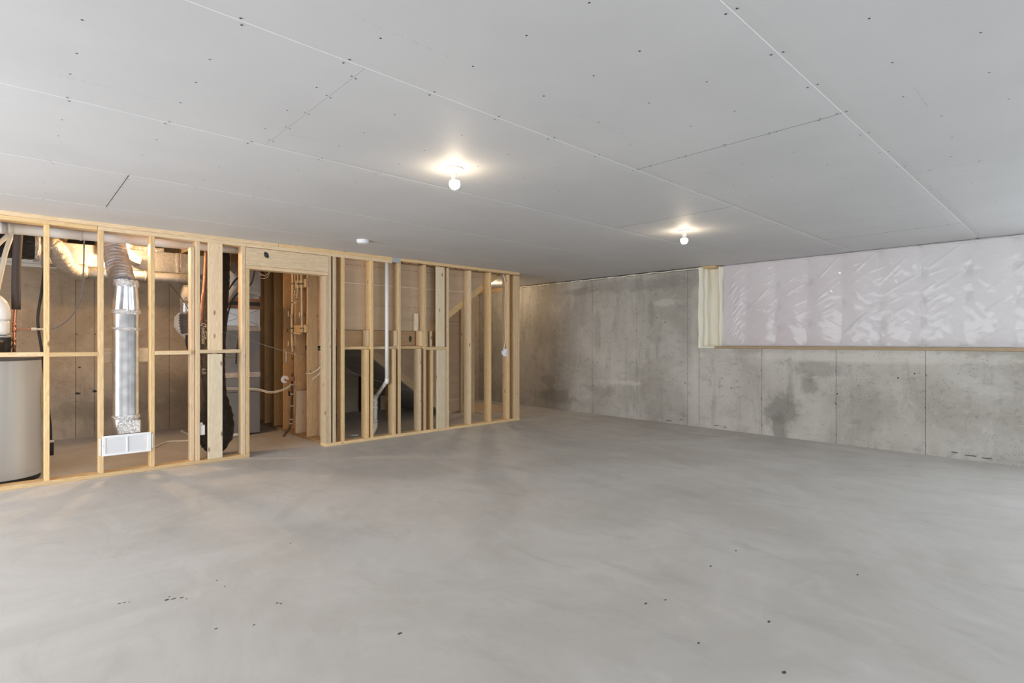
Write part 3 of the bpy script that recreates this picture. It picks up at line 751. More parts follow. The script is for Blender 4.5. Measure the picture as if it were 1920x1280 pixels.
# ---------------------------------------------------------------- water heater
wx, wy = -.065, 6.945; R = .30
t = thing('water_heater', 'tall pale gray cylindrical water heater at the left edge', 'water heater', (wx, wy, 0))
lathe('base_ring', [(R - .02, .0), (R - .012, .0), (R - .006, .02), (R - .006, .045)], (wx, wy, 0), BLACK, t, 64)
lathe('tank', [(R - .01, .04), (R, .046), (R, .09), (R - .002, .092), (R, .094), (R, 1.12), (R - .006, 1.126), (R - .012, 1.128)], (wx, wy, 0), TANK, t, 72)
lathe('lid', [(R - .004, 1.128), (R, 1.131), (R, 1.150), (R - .02, 1.165), (.05, 1.175), (.001, 1.175)], (wx, wy, 0), M('dark_lid', (.12, .12, .12), .5), t, 64)
def patch(name, a0, a1, z0, z1, mat, r=R + .002):
    vs, fs = [], []; n = 8
    for i in range(n + 1):
        a = math.radians(a0 + (a1 - a0) * i / n)
        for z in (z0, z1): vs.append((wx + r * math.cos(a), wy + r * math.sin(a), z))
    for i in range(n): fs.append((2 * i, 2 * i + 2, 2 * i + 3, 2 * i + 1))
    return raw(name, vs, fs, mat, t, True)
patch('yellow_sticker', -14, 12, .66, .86, YEL); patch('label', -13, 11, .725, .83, WHITEM, R + .003)
for k, zz in enumerate((.745, .765, .785, .80)): patch('label_print', -11, 6 - 3 * (k % 2), zz, zz + .006, GRAYM, R + .0036)

t = thing('vent_pipe', 'white plastic elbow pipe on a black rubber collar above the water heater', 'pipe', at(7, 655, Y=6.87))
a = at(7, 655, Y=6.87); a.z = 1.175
top = at(7, 590, Y=6.87).z
tube('collar', [(a.x, a.y, 1.18), (a.x, a.y, 1.36)], .052, BLACK, t, 8, 20, lambda s, th: .052 + (.006 if int(s * 8) % 3 == 0 else 0))
tube('clamp_band', [(a.x, a.y, 1.335), (a.x, a.y, 1.355)], .060, GALV, t, 2, 20)
tube('pipe', [(a.x, a.y, 1.36), (a.x, a.y, top - .05)], .0445, PVC, t, 4, 24)
tube('elbow', [(a.x, a.y, top - .05), (a.x, a.y, top + .04), (a.x - .03, a.y, top + .12), (a.x - .11, a.y, top + .17), (a.x - .32, a.y, top + .20)], .049, PVC, t, 20, 24)
tube('blower_housing', [(a.x - .10, a.y, 1.18), (a.x - .10, a.y, 1.31)], .12, BLACK, t, 4, 24)

t = thing('copper_pipe', 'copper water pipe with black foam sleeve above the water heater', 'pipe', at(27, 655, Y=6.95))
tube('pipe', [at(27, 664, Y=6.95), at(28, 600, Y=6.95), at(31, 570, Y=6.95)], .0125, COPPER, t, 8, 14)
tube('foam_sleeve', [at(31, 580, Y=6.95), at(31, 520, Y=6.95), at(33, 470, Y=6.95), at(36, 425, Y=6.95)], .034, FOAMB, t, 14, 18)
for y in (650, 640, 622, 612): q = at(27, y, Y=6.95); tube('fitting', [q, q + Vector((0, 0, .03))], .0165, BRASS if y > 645 else COPPER, t, 2, 14)
tube('branch_pipe', [at(28, 617, Y=6.95), at(58, 617, Y=6.95)], .007, COPPER, t, 4, 10)
q = at(59, 617, Y=6.95); tube('valve', [q, q + Vector((.04, 0, 0))], .015, PVCW, t, 3, 12)
tube('connector', [q + Vector((.04, 0, 0)), at(84, 617, Y=6.95)], .010, PVCW, t, 3, 10)
tube('gray_cable', [at(40, 425, Y=7.02), at(38, 520, Y=7.02), at(37, 580, Y=7.02)], .006, WIRE, None, 8, 8)
o = C.objects['gray_cable']; tag(o, 'thin pale cable beside the black foam pipe sleeve', 'cable')

for i, pts in enumerate([[(26, 431), (12, 470), (4, 505), (-8, 560)], [(24, 434), (8, 448), (-14, 468)]]):
    o = tube('pex_pipe', [at(a_, b_, Y=7.05 + .05 * i) for a_, b_ in pts], .020, PVCW, None, 14, 12)
    tag(o, ['cream plastic tube curving down at the far left under the white pipe', 'cream plastic tube running off to the left under the white pipe'][i], 'pipe', 'cream tubes above the water heater')
o = tube('black_hose', [at(84, 500, Y=7.6), at(79, 545, Y=7.6), at(72, 590, Y=7.6), at(73, 620, Y=7.6), at(80, 665, Y=7.6), at(90, 760, Y=7.6), at(95, 800, Y=7.6), at(96, 848, Y=7.6)], .013, BLACK, None, 42, 10)
tag(o, 'black hose bowing behind the leftmost stud', 'hose')
tube('end_fitting', [at(96, 824, Y=7.58), at(96, 853, Y=7.58)], .024, BLACK, o, 3, 12); tube('white_band', [at(96, 824, Y=7.58), at(96, 829, Y=7.58)], .028, PVC, o, 2, 12)

# large white drain pipe under the top plate
t = thing('drain_pipe', 'large white horizontal drain pipe just behind the top plate', 'pipe', (0, 6.78, 2.36))
a, b = at(-60, 411, Y=6.78), at(455, 460.5, Y=6.78); a = Vector((-2.5, 6.78, 2.300)); b = Vector((2.7, 6.78, 2.385))
r_ = .052
tube('pipe', [a, b], r_, PVC, t, 4, 28)
for X_ in (at(15, 420, Y=6.78).x, at(152, 430, Y=6.78).x, at(5, 420, Y=6.78).x):
    q = a.lerp(b, (X_ - a.x) / (b.x - a.x)); d = (b - a).normalized()
    tube('coupling' if X_ < .2 else 'strap', [q - d * (.04 if X_ < .2 else .008), q + d * (.04 if X_ < .2 else .008)], r_ + .006, PVC, t, 2, 28)

# gray cable loop
o = tube('gray_cable', [at(158, 430, Y=6.85), at(158, 480, Y=6.92), at(157, 515, Y=6.95), at(154, 550, Y=6.95), at(146, 575, Y=6.95), at(130, 597, Y=6.95), at(110, 612, Y=6.95), at(90, 618, Y=6.95)], .0065, M('gray_sheath', (.20, .20, .21), .5), None, 40, 8)
tag(o, 'dark gray cable looping down between the first two studs', 'cable')

# black insulated branch + gray elbow + round duct
t = thing('branch_duct', 'gray flexible elbow and round duct under the sheet metal trunk', 'duct', at(120, 500, Y=7.3))
ctr = at(55, 460, Y=7.3); rb = .142
tube('black_jacket', [(-.75, 7.3, ctr.z), (ctr.x + .07, 7.3, ctr.z)], rb, BAG, t, 30, 30, lambda s, th: rb + .007 * noise.noise(Vector((s * 22, th * 3, 1))) + .004 * math.sin(s * 90))
q = ctr + Vector((.07, 0, 0)); lathe('foil_end', [(rb + .004, -.028), (rb + .010, -.006), (rb + .002, .0), (rb - .004, .012), (.085, .022), (.08, .03)], q, FOIL, t, 30, 'x')
tube('collar', [q, q + Vector((.12, 0, 0))], .080, GALV, t, 3, 24)
ze = at(160, 511, Y=7.5).z
pe = [q + Vector((.04, 0, -.0)), at(96, 458, Y=7.3), at(110, 472, Y=7.32), at(122, 494, Y=7.4), at(140, 508, Y=7.48), at(160, 511, Y=7.5)]
def rf(s, th): return .088 + .0022 * math.sin(s * 95 + th) + .004 * noise.noise(Vector((s * 12, th * 2, 0)))
tube('flex_elbow', pe, .088, FLEXG, t, 80, 24, rf)
x0 = at(158, 511, Y=7.5).x
tube('round_duct', [(x0, 7.5, ze), (2.05, 7.5, ze)], .066, GALV, t, 3, 24)
for xx in (x0 + .01, x0 + .55, x0 + 1.1): tube('crimp', [(xx, 7.5, ze), (xx + .02, 7.5, ze)], .070, GALV, t, 2, 24)

# trunk duct
t = thing('trunk_duct', 'long rectangular galvanised trunk duct under the joists', 'duct', (1.3, 8.1, 2.2))
tz0, tz1 = at(330, 510, Y=7.9).z, at(330, 474.5, Y=7.9).z
cuts = [.28, .92, at(334, 500, Y=7.9).x, 2.02]
for a_, b_ in zip(cuts[:-1], cuts[1:]): box('duct_section', a_, b_ - .004, 7.9, 8.4, tz0, tz1, GALV, t, .004)
for xx in cuts[1:-1]: box('foil_tape', xx - .03, xx + .03, 7.896, 7.9, tz0 - .003, tz1 + .003, FOIL, t, .001)
for xx in cuts[1:-1]: box('drive_cleat', xx - .012, xx + .012, 7.886, 7.896, tz0 - .012, tz1, GALV, t, .002)
box('foil_tape', .98, cuts[2] - .15, 7.88, 7.898, tz1 - .01, tz1 + .045, FOIL, t, .004)
box('bottom_flange', .28, 2.02, 7.885, 7.90, tz0 - .012, tz0, GALV, t, .001)
# curved takeoff below the bulb
arc = []
c0 = at(278, 455, Y=7.7); 
for i in range(13):
    d = math.radians(180 + 75 * i / 12); arc.append((c0.x + .33 * math.cos(d), c0.z + .05 + .33 * math.sin(d)))
inn = [(x * .72 + c0.x * .28, z * .72 + (c0.z + .05) * .28) for x, z in arc]
prism('curved_takeoff', arc + list(reversed(inn)), 7.66, 7.88, GALV, t)
prism('takeoff_side', [(arc[0][0] - .13, arc[0][1]), (arc[0][0], arc[0][1]), arc[4], arc[7], (arc[7][0], arc[7][1] - .02), (arc[7][0] - .2, arc[7][1] + .02)], 7.70, 7.86, GALV, t)

# floor stack: silver flex, shiny oval stack, register
t = thing('supply_stack', 'shiny silver duct stack dropping from silver flexible hose between two studs', 'duct', (.85, 6.53, .4))
r0 = .100
def rs(s, th): return r0 * (1 + .08 * s) + .0045 * math.sin(s * 2 * math.pi * 21 + th + 1.5 * noise.noise(Vector((s * 8, th, 0)))) + .007 * noise.noise(Vector((s * 40, th * 3.0, 2)))
tube('flex_hose', [at(213, 430, Y=7.02), at(214, 455, Y=6.98), at(221, 492, Y=6.80), at(231, 532, Y=6.60)], r0, FLEXS, t, 150, 30, rs)
CX, CY = .853, 6.535
def oval(name, prof, mat, cx=CX): return lathe(name, [(1, h) for _, h in prof], (cx, CY, 0), mat, t, 40) if False else _oval(name, prof, mat, cx)
def _oval(name, prof, mat, cx):
    vs, fs = [], []; seg = 40
    for (rx, ry, h, dx) in prof:
        for j in range(seg):
            th = 2 * math.pi * j / seg; vs.append((cx + dx + rx * math.cos(th), CY + ry * math.sin(th), h))
    for i in range(len(prof) - 1):
        for j in range(seg): k = (j + 1) % seg; fs.append((i * seg + j, (i + 1) * seg + j, (i + 1) * seg + k, i * seg + k))
    fs.append(tuple(range(seg))); fs.append(tuple(reversed(range((len(prof) - 1) * seg, len(prof) * seg))))
    o = raw(name, vs, fs, mat, t); o.data.polygons.foreach_set('use_smooth', [len(p.vertices) == 4 for p in o.data.polygons]); return o
oval('stack', [(.095, .075, 1.90, .0), (.098, .075, 1.86, .0), (.116, .066, 1.60, .0), (.116, .066, 1.59, 0), (.110, .062, 1.58, 0), (.110, .062, .50, 0), (.110, .062, .38, 0)], SHINY)
def ragged(z, h, rx, ry, name='foil_seam'):
    vs, fs = [], []; seg = 72; rows_ = 5
    for i in range(rows_):
        for j in range(seg):
            th = 2 * math.pi * j / seg; nn = noise.noise(Vector((math.cos(th) * 6, math.sin(th) * 6, z * 9 + i * 1.3)))
            e = .007 * nn + (.007 if 0 < i < rows_ - 1 else 0.001)
            vs.append((CX + (rx + e) * math.cos(th), CY + (ry + e) * math.sin(th), z + h * (i / (rows_ - 1) - .5) + .010 * noise.noise(Vector((math.cos(th) * 4, math.sin(th) * 4, z * 5)))))
    for i in range(rows_ - 1):
        for j in range(seg): k = (j + 1) % seg; fs.append((i * seg + j, i * seg + k, (i + 1) * seg + k, (i + 1) * seg + j))
    return raw(name, vs, fs, FOIL, t, False)
ragged(1.875, .07, .100, .077); ragged(1.595, .045, .116, .068); ragged(1.425, .03, .111, .064); ragged(.555, .035, .111, .064)
box('boot', CX - .075, CX + .115, 6.462, 6.585, .39, .52, FOIL, t, .01)

t = thing('air_register', 'white louvred return air grille mounted low on two studs', 'air register', (.85, 6.44, .2))
gx0, gx1, gz0, gz1 = .652, 1.049, .200, .393; yf = YW - .014
fw = .030
box('frame_rail', gx0, gx1, yf, YW - .002, gz1 - fw * .75, gz1, WHITEM, t); box('frame_rail', gx0, gx1, yf, YW - .002, gz0, gz0 + fw * .75, WHITEM, t)
box('frame_side', gx0, gx0 + fw, yf, YW - .002, gz0 + fw * .75, gz1 - fw * .75, WHITEM, t); box('frame_side', gx1 - fw, gx1, yf, YW - .002, gz0 + fw * .75, gz1 - fw * .75, WHITEM, t)
xm = (gx0 + gx1) / 2; box('frame_mullion', xm - .007, xm + .007, yf, YW - .002, gz0 + fw * .75, gz1 - fw * .75, WHITEM, t)
ns = 15; zz0, zz1 = gz0 + fw * .75, gz1 - fw * .75
slm = None
for (a_, b_) in ((gx0 + fw, xm - .007), (xm + .007, gx1 - fw)):
    for k in range(ns):
        z = zz0 + (zz1 - zz0) * (k + .5) / ns
        pol = [(yf + .003, z - .0045), (yf + .004, z - .0050), (YW - .003, z + .0035), (YW - .004, z + .004)]
        prism('slat', pol, a_, b_, WHITEM, t, 'x')
box('backing', gx0 + .05, gx1 - .05, YW + .03, YW + .034, zz0 - .005, zz1 + .005, M('register_throat', (.30, .30, .31), .5), t, 0)
box('side_clip', gx0 - .022, gx0 - .006, YW - .006, YW - .001, gz0 + .01, gz1 - .02, PVC, t, .003); box('side_clip', gx1 + .004, gx1 + .018, YW - .006, YW - .001, gz0 + .03, gz1 - .02, PVC, t, .003)
for zq in (.30,): lathe('screw', [(.004, -.002), (.003, -.004), (.001, -.004)], (gx0 + .014, yf + .001, zq), GRAYM, t, 10, 'y')

# metal vent with white cone
t = thing('vent_boot', 'round metal vent with coiled hose and white cone behind the studs', 'duct', at(350, 600, Y=8.0))
tube('elbow', [at(364, 536, Y=8.05), at(356, 538, Y=8.02), at(351, 550, Y=8.0), at(350, 566, Y=8.0)], .072, FLEXG, t, 9, 16)
tube('pipe', [at(350, 562, Y=8.0), at(349, 592, Y=8.0)], .070, SHINY, t, 3, 24)
tube('flex_coil', [at(349, 590, Y=8.0), at(350, 606, Y=8.0), at(354, 624, Y=8.0)], .075, M('dark_flex', (.16, .15, .14), .4, .3), t, 60, 20, lambda s, th: .076 + .010 * s + .006 * math.sin(s * 2 * math.pi * 7))
c = at(350, 600, Y=8.04)
vs, fs = [], []
for i, (zz, rr_, dx) in enumerate([(.10, .072, 0.0), (.04, .115, -.01), (-.08, .135, .0), (-.16, .115, .03), (-.235, .07, .055), (-.245, .02, .06)]):
    for j in range(24):
        th = 2 * math.pi * j / 24; vs.append((c.x + dx + rr_ * math.cos(th), c.y + rr_ * math.sin(th) * .6 + .06, c.z + zz))
for i in range(5):
    for j in range(24): k = (j + 1) % 24; fs.append((i * 24 + j, i * 24 + k, (i + 1) * 24 + k, (i + 1) * 24 + j))
raw('white_cone', vs, fs, PVC, t, True)
tube('tail_hose', [at(352, 628, Y=8.0), at(352, 645, Y=8.0), at(358, 662, Y=8.0)], .022, BLACK, t, 8, 10)
o = tube('thin_cable', [at(300, 514, Y=7.58), at(306, 521, Y=7.65), at(325, 540, Y=7.7), at(345, 565, Y=7.7), at(357, 590, Y=7.7), at(359, 640, Y=7.7)], .005, M('dark_sheath', (.10, .09, .08), .5), None, 24, 8)
tag(o, 'thin dark cable hanging in front of the round metal vent', 'cable')

# black insulated flex duct
t = thing('insulated_flex_duct', 'black plastic jacketed flexible duct standing behind the wide flat stud', 'duct', at(404, 855, Y=6.78))
def rj(s, th):
    base = .118 + .012 * math.sin(s * 5)
    if s > .70: base = .118 + .052 * math.sin((s - .70) / .30 * math.pi) - .05 * max(0, (s - .93) / .07)
    amp = .004 + (.003 if s > .7 else 0)
    return base + amp * noise.noise(Vector((s * 40, th * 2.5, 3))) + amp * .6 * math.sin(s * 150 + 3 * noise.noise(Vector((s * 9, th, 0))))
pp = [at(411, 440, Y=7.05), at(409, 500, Y=7.0), at(405, 560, Y=6.92), at(400, 620, Y=6.84), at(400, 690, Y=6.80), at(405, 750, Y=6.78), at(408, 800, Y=6.78), at(406, 848, Y=6.76)]
pp[-1].z = .045
tube('jacket', pp, .12, BAG, t, 170, 34, rj)
tube('jacket_fold', [at(392, 760, Y=6.86), at(384, 785, Y=6.86), at(384, 820, Y=6.84), at(396, 846, Y=6.80)], .07, BAG, t, 60, 24, lambda s, th: .078 * math.sin(math.pi * (.15 + .7 * s)) + .006 * noise.noise(Vector((s * 24, th * 2.5, 6))) + .003 * math.sin(s * 70))
tube('foil_liner', [at(387, 468, Y=6.95), at(385, 520, Y=6.88), at(380, 570, Y=6.80), at(377, 610, Y=6.74)], .02, BFOIL, t, 50, 12, lambda s, th: .020 + .006 * noise.noise(Vector((s * 40, th * 2, 1))))
q = at(405, 768, Y=6.78)
vs = [(q.x + .126 * math.cos(x / 24 * 6.283), q.y + .126 * math.sin(x / 24 * 6.283), q.z + .05 * math.cos(x / 24 * 6.283)) for x in range(25)]
tube('tie_strap', vs, .004, PVC, t, seg=8, straight=True)
nrm = Vector((at(382, 640, Y=6.7).x, 6.7, 0)).normalized()
xd = Vector((nrm.y, -nrm.x, 0))
text_mesh('jacket_print', 'Quietflex', .062, at(378.5, 604, Y=6.655), (0, 0, -1), xd, M('white_ink', (.75, .75, .75), .5), t, .35, .0006)
text_mesh('jacket_print', '6.0', .055, at(379, 690, Y=6.655), (0, 0, -1), xd, M('white_ink', (.75, .75, .75), .5), t, 0, .0006)

t = thing('outlet_box', 'small white electrical box low beside the black duct', 'electrical box', at(377, 806, Y=6.5))
a = at(374.5, 815, Y=6.5); box('box', a.x, a.x + .045, 6.47, 6.53, a.z, a.z + .105, PLAST, t, .004); box('clamp', a.x, a.x + .03, 6.49, 6.52, a.z + .105, a.z + .13, PVC, t, .003)

def floorpipe(name, pts, r, label, mat=PVCW):
    P_ = [at(x, y, Z=r) for x, y in pts]; o = tube(name, P_, r, mat, None, 24, 12); tag(o, label, 'pipe', 'white condensate pipes on the floor'); return o
floorpipe('condensate_pipe', [(282, 842), (290, 838.5), (314, 828), (338, 826.5), (372, 825)], .011, 'thin white plastic pipe on the floor leading from the air grille')
floorpipe('condensate_pipe', [(345, 806), (340, 807), (350, 812), (368, 821)], .011, 'thin white plastic pipe bending on the floor near the back wall')
o = box('floor_pipe_stub', *sorted((at(437, 813, Y=7.9).x, at(447, 813, Y=7.9).x)), 7.88, 7.92, .02, .055, PVC, None, .01); tag(o, 'short white pipe stub at the foot of the furnace', 'pipe')

# furnace
t = thing('furnace', 'tall gray metal furnace cabinet behind the doorway post', 'furnace', (2.33, 8.35, 0))
fx0, fx1, fy0, fy1 = 2.06, 2.60, 8.0, 8.7
box('lower_cabinet', fx0, fx1, fy0, fy1, .02, .80, GRAYM, t, .006); box('upper_cabinet', fx0, fx1, fy0, fy1, .803, 1.452, GRAYM, t, .006)
box('foil_tape', fx0, fx1 + .002, fy0 - .003, fy0, .800, .875, FOIL, t, .001); box('foil_tape', fx0, fx1 + .002, fy0 - .004, fy0, 1.448, 1.512, FOIL, t, .001)
box('door_seam', fx0 + .02, fx1 - .02, fy0 - .002, fy0 + .001, .60, .606, BLACK, t, 0)
box('coil_casing', fx0 + .01, fx1 - .01, fy0 + .005, fy1 - .02, 1.512, 1.754, PALEG, t, .005)
for s in (0, 1):
    A = Vector((fx0 + .03, fy0 + .004, 1.53 if s else 1.74)); B = Vector((fx1 - .03, fy0 + .004, 1.74 if s else 1.53)); tube('cross_brace', [A, B], .004, PALEG, t, 2, 8)
box('casing_edge', fx1 - .022, fx1 - .006, fy0, fy0 + .006, 1.512, 1.754, WHITEM, t, .001)
box('foil_tape', fx0, fx1 + .004, fy0 - .006, fy0 + .004, 1.752, 1.800, BFOIL, t, .001)
box('canvas_connector', fx0 + .01, fx1 - .005, fy0 + .004, fy1 - .03, 1.80, 1.852, BLACK, t, .002)
box('foil_tape', fx0, fx1 + .004, fy0 - .006, fy0 + .004, 1.852, 1.898, BFOIL, t, .001)
prism('plenum_transition', [(8.0, 1.898), (8.66, 1.898), (8.66, 2.42), (8.30, 2.42)], fx0 + .01, fx1 - .01, PALEG, t, 'x')
prism('plenum_offset', [(2.28, 2.03), (2.60, 1.93), (2.60, 2.42), (2.40, 2.42)], 7.985, 8.30, GALV, t)
tube('round_takeoff', [at(415, 572, Y=7.9), at(432, 548, Y=7.92), at(450, 515, Y=7.95)], .062, PALEG, t, 10, 20)
prism('takeoff_cap', [(at(430, 505, Y=7.8).x, at(430, 505, Y=7.8).z), (at(446, 520, Y=7.8).x, at(446, 520, Y=7.8).z), (at(431, 532, Y=7.8).x, at(431, 532, Y=7.8).z)], 7.8, 7.86, PALEG, t)
t2_ = thing('pvc_flue_pipe', 'cream plastic flue pipe rising in front of the furnace plenum', 'pipe', at(425, 555, Y=7.72))
tube('pipe', [at(430, 470, Y=7.75), at(426, 525, Y=7.72), at(422, 565, Y=7.70)], .026, PVCW, t2_, 10, 16); q = at(426, 529, Y=7.72); tube('coupling', [q, q + Vector((.002, 0, .03))], .031, PVCW, t2_, 2, 16)
for i, (pts, lb) in enumerate([([(450, 518), (440, 527), (428, 545), (419, 562)], 'short black cable arching over the silver takeoff above the furnace'),
                  ([(479, 503), (472, 530), (462, 540), (447, 549), (436, 564), (428, 588), (424, 618), (422, 640), (423, 655)], 'long black cable running down the front of the furnace'),
                  ([(449, 620), (447, 640), (444, 660), (443, 682)], 'black cable hanging beside the doorway king stud')]):
    o = tube('black_cable', [at(x, y, Y=7.78 + .02 * i) for x, y in pts], .010, BLACK, None, 40, 8); tag(o, lb, 'cable', 'black cables at the furnace')
o = tube('gas_pipe', [at(417, 666, Y=7.92), at(430, 667, Y=7.92), at(443, 668, Y=7.92)], .014, GALV, None, 8, 12); tag(o, 'short horizontal metal pipe across the furnace front', 'pipe')
for i in (0, 1):
    o = tube('condensate_tube', [at(417, 727 + 2.5 * i, Y=7.93), at(450, 727.5 + 2.5 * i, Y=7.93), at(484, 729 + 2.5 * i, Y=7.90), at(506, 734 + 2.5 * i, Y=7.8), at(526, 731 + 2.5 * i, Y=7.65), at(541, 724 + 2.5 * i, Y=7.56), at(548, 716 + 2.5 * i, Y=7.52)], .007, CREAM if i else PVC, None, 42, 8)
    tag(o, ['upper of two thin tubes looping from furnace to the water pipes', 'lower of two thin tubes looping from furnace to the water pipes'][i], 'tube', 'tubes between furnace and water pipes')

# water manifold on the partition
t = thing('water_pipes', 'vertical cluster of cream water pipes and brass fittings on the partition', 'pipes', (2.85, 7.5, 0))
XP = 2.845
tube('supply_pipe', [at(549, 500, X=XP), at(549, 560, X=XP), at(547.5, 610, X=XP), at(549, 660, X=XP)], .0155, CREAM, t, 12, 12)
tube('supply_pipe', [at(559, 500, X=XP), at(558.5, 540, X=XP), at(556.5, 566, X=XP)], .010, CREAM, t, 8, 10)
tube('supply_pipe', [at(565.5, 500, X=XP), at(566, 560, X=XP), at(566.5, 625, X=XP)], .013, CREAM, t, 8, 12)
for (x, y) in [(549, 533), (559, 533), (566, 533), (549, 568), (548, 616), (566, 616), (549, 625)]:
    q = at(x, y, X=XP); tube('clamp', [q, q + Vector((0, 0, .012))], .020, BLACK, t, 2, 10)
for (x, y, h) in [(556, 556, .05), (556, 562, .02), (547.5, 596, .05), (566.5, 600, .05), (547, 655, .05), (549, 662, .10), (549, 672, .05), (544, 652, .03), (566, 626, .02), (549, 690, .02)]:
    q = at(x, y, X=XP - .004); tube('fitting', [q, q + Vector((0, 0, h))], .019, BRASS if y not in (662, 596, 600) else M('worn_fitting', (.55, .45, .36), .4, .4), t, 3, 10)
tube('cross_pipe', [at(548, 568, X=XP), at(556, 567, X=XP)], .010, CREAM, t, 3, 10); tube('cross_pipe', [at(549, 624, X=XP), at(565, 626, X=XP)], .009, CREAM, t, 3, 10)
for (x, y) in [(541, 588), (562, 590), (541, 645), (553, 548)]:
    tube('valve_handle', [at(x, y - 5, X=XP - .01), at(x, y + 6, X=XP - .01)], .007, CREAM, t, 3, 8)
tube('valve_body', [at(537, 658, X=XP - .02), at(538, 680, X=XP - .02)], .017, M('worn_fitting', (.6, .5, .42), .4, .4), t, 5, 10, lambda s, th: .014 + .005 * (int(s * 5) % 2))
tube('riser', [at(549, 672, X=XP), at(550, 690, X=XP), at(549, 705, X=XP)], .012, BRASS, t, 5, 10)
q0 = at(532, 818, Z=.0)
tube('service_pipe', [at(549, 700, X=XP), at(548, 735, X=XP), at(547, 770, X=XP), at(546, 790, X=XP), at(543, 802, X=XP - .02), q0 + Vector((.02, .0, .03)), q0], .0165, STEELD, t, 40, 12)
for (x, y) in [(549, 722), (548, 740), (548, 762), (546.5, 787), (546, 795)]: q = at(x, y, X=XP); tube('pipe_clip', [q, q + Vector((0, 0, .018))], .021, M('gray_clip', (.55, .5, .47), .5), t, 2, 12)
tube('stop_valve', [at(550, 706, X=XP), at(550, 714, X=XP)], .026, BRASS, t, 4, 12, lambda s, th: .026 - .008 * s)
tube('meter_handle', [at(542, 733, X=XP), at(543, 742, X=XP)], .013, BLACK, t, 3, 8)
t = thing('round_wall_plate', 'round white plate with a copper spout on the partition studs', 'plate', at(534, 711, X=2.86))
q = at(534.5, 711, X=2.80)
vdir = Vector((-q.x, -q.y, 0)).normalized()
tube('disc', [q, q + vdir * .02], .052, PLAST, t, 2, 28); tube('spout', [q + vdir * .02, q + vdir * .05 + Vector((.01, 0, -.005)), at(541, 714, X=2.80), at(549, 712, X=2.83)], .013, COPPER, t, 12, 12)
for i, pts in enumerate([[(573, 700), (583, 700), (594, 694), (601, 688)], [(586, 711), (594, 705), (602, 698)]]):
    o = tube('white_cable', [at(x, y, X=2.885) for x, y in pts], .007, WIRE, None, 12, 8); tag(o, ['upper short white cable between partition studs by the doorway', 'lower short white cable between partition studs by the doorway'][i], 'cable')
t = thing('white_wires', 'loose thin white wires at the top of the doorway', 'cable', at(480, 515, Y=7.6))
for pts in ([(487, 515), (498, 516), (506, 509)], [(486, 521), (497, 522), (503, 517), (508, 506)], [(484, 511), (499, 518)]): tube('wire', [at(x, y, Y=7.9) for x, y in pts], .0045, WIRE, t, 10, 6)

# drain pipe in the stair bays
t = thing('waste_pipe', 'white plastic drain pipe stepping sideways to the floor between studs', 'pipe', at(703, 812, Z=0))
rp = .0245
A = at(725.5, 486, Y=6.49); A.z = ZT - .002; B = at(725.5, 714, Y=6.49)
C1 = at(704, 745, Y=6.80); D = at(703, 800, Z=.08); D = Vector((C1.x, C1.y, .17)); E = at(700, 813, Z=0)
tube('upper_pipe', [A, B], rp, PVC, t, 3, 20)
tube('elbow', [B + Vector((0, 0, .03)), B + Vector((0, 0, -.01)), B.lerp(C1, .12)], rp + .004, PVC, t, 8, 20)
tube('offset_pipe', [B, C1], rp, PVC, t, 3, 20)
tube('elbow', [C1.lerp(B, .12), C1 + Vector((0, 0, -.01)), C1 + Vector((0, 0, -.05))], rp + .004, PVC, t, 8, 20)
tube('lower_pipe', [C1, D], rp + .002, PVC, t, 3, 20)
for zq, h in ((C1.z - .06, .025), (C1.z - .12, .04), (.20, .02)): tube('coupling', [(C1.x, C1.y, zq), (C1.x, C1.y, zq - h)], rp + .008, PVC, t, 2, 20)
tube('floor_bend', [D, D + Vector((-.005, 0, -.06)), D + Vector((-.03, .01, -.12)), D + Vector((-.05, .02, -.172))], rp + .008, PVC, t, 10, 20)
c = at(664.5, 815, Z=0.004)
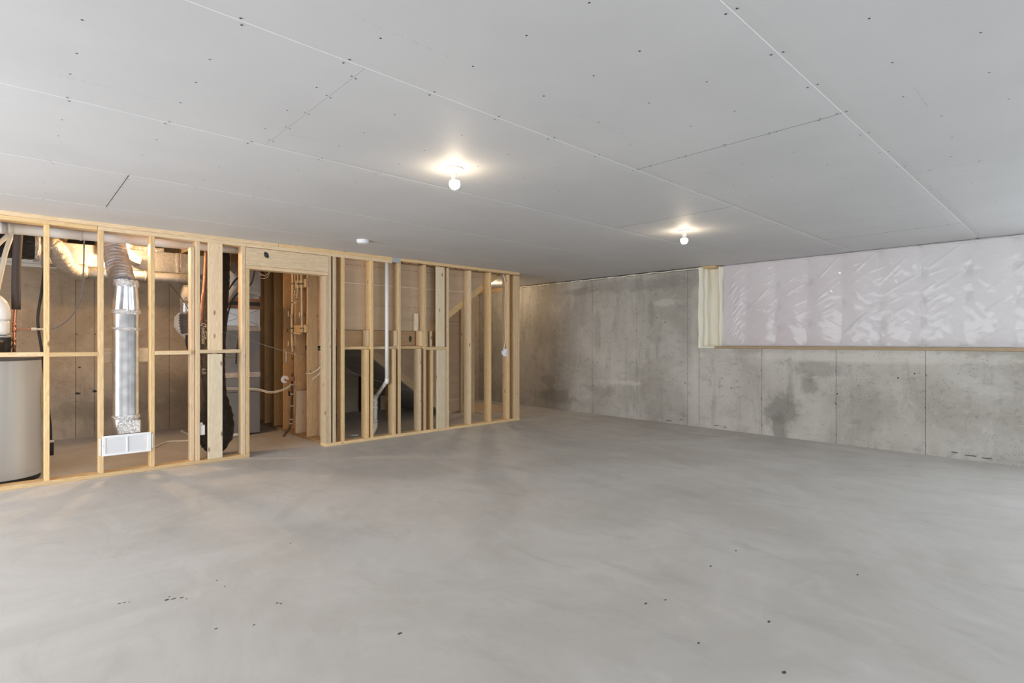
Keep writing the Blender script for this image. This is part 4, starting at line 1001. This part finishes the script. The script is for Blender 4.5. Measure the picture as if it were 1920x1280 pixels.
o = lathe('floor_cleanout', [(.058, 0), (.058, .006), (.052, .009), (.001, .010)], (c.x, c.y, 0), PLAST, None, 28); tag(o, 'round white cleanout cap on the floor behind the stair bay studs', 'floor cap')
c = at(666, 831, Y=YW + .02); o = lathe('anchor_bolt', [(.012, 0), (.012, .006), (.006, .008), (.006, .016), (.001, .016)], (c.x, YW + .03, P0), GRAYM, None, 12); tag(o, 'small steel anchor bolt on the bottom plate', 'bolt')

# switch box with cable on the end stud
t = thing('switch_box', 'small white electrical box on the end stud with a cable above', 'electrical box', (5.88, 6.5, 1.1))
box('box', 5.862, 5.926, YW - .004, YW + .055, 1.058, 1.182, PLAST, t, .004); box('mount_ear', 5.835, 5.862, YW + .03, YW + .06, 1.09, 1.15, PLAST, t, .002); box('device', 5.885, 5.905, YW - .006, YW - .003, 1.09, 1.15, PVC, t, .001)
o = tube('white_cable', [at(942.5, 513, Y=6.50), at(946, 522, Y=6.50), at(948, 540, Y=6.50), at(947, 580, Y=6.50), at(948, 620, Y=6.50), at(947.5, 640, Y=6.50), at(944.5, 654.5, Y=6.50)], .008, WIRE, None, 40, 8); tag(o, 'white cable dropping down to the box on the end stud', 'cable')

# wood scraps in the dark under the stairs
for i, (px, py, l, w, a) in enumerate([(716, 762, .16, .05, .4), (752, 766, .14, .03, .1), (746, 772, .10, .03, 1.0), (878, 768, .12, .03, .2), (852, 769, .14, .02, 2.8)]):
    c = at(px, py, Z=.01); d = Vector((math.cos(a), math.sin(a))); n_ = Vector((-d.y, d.x)); c2 = Vector((c.x, c.y))
    pol = [tuple(c2 + d * l / 2 * sx + n_ * w / 2 * sy) for sx, sy in ((1, 1), (-1, .8), (-.9, -1), (1, -.9))]
    o = prism('wood_scrap', pol, .001, .018, WPLY, None, 'z')
    tag(o, ['pale wood offcut under the stair landing', 'thin offcut lying deep under the lower flight', 'small offcut in the dark under the stairs', 'wood sliver on the floor by the last stair stud', 'wood sliver at the foot of the kraft panel'][i], 'wood scrap', 'scraps under the stairs')
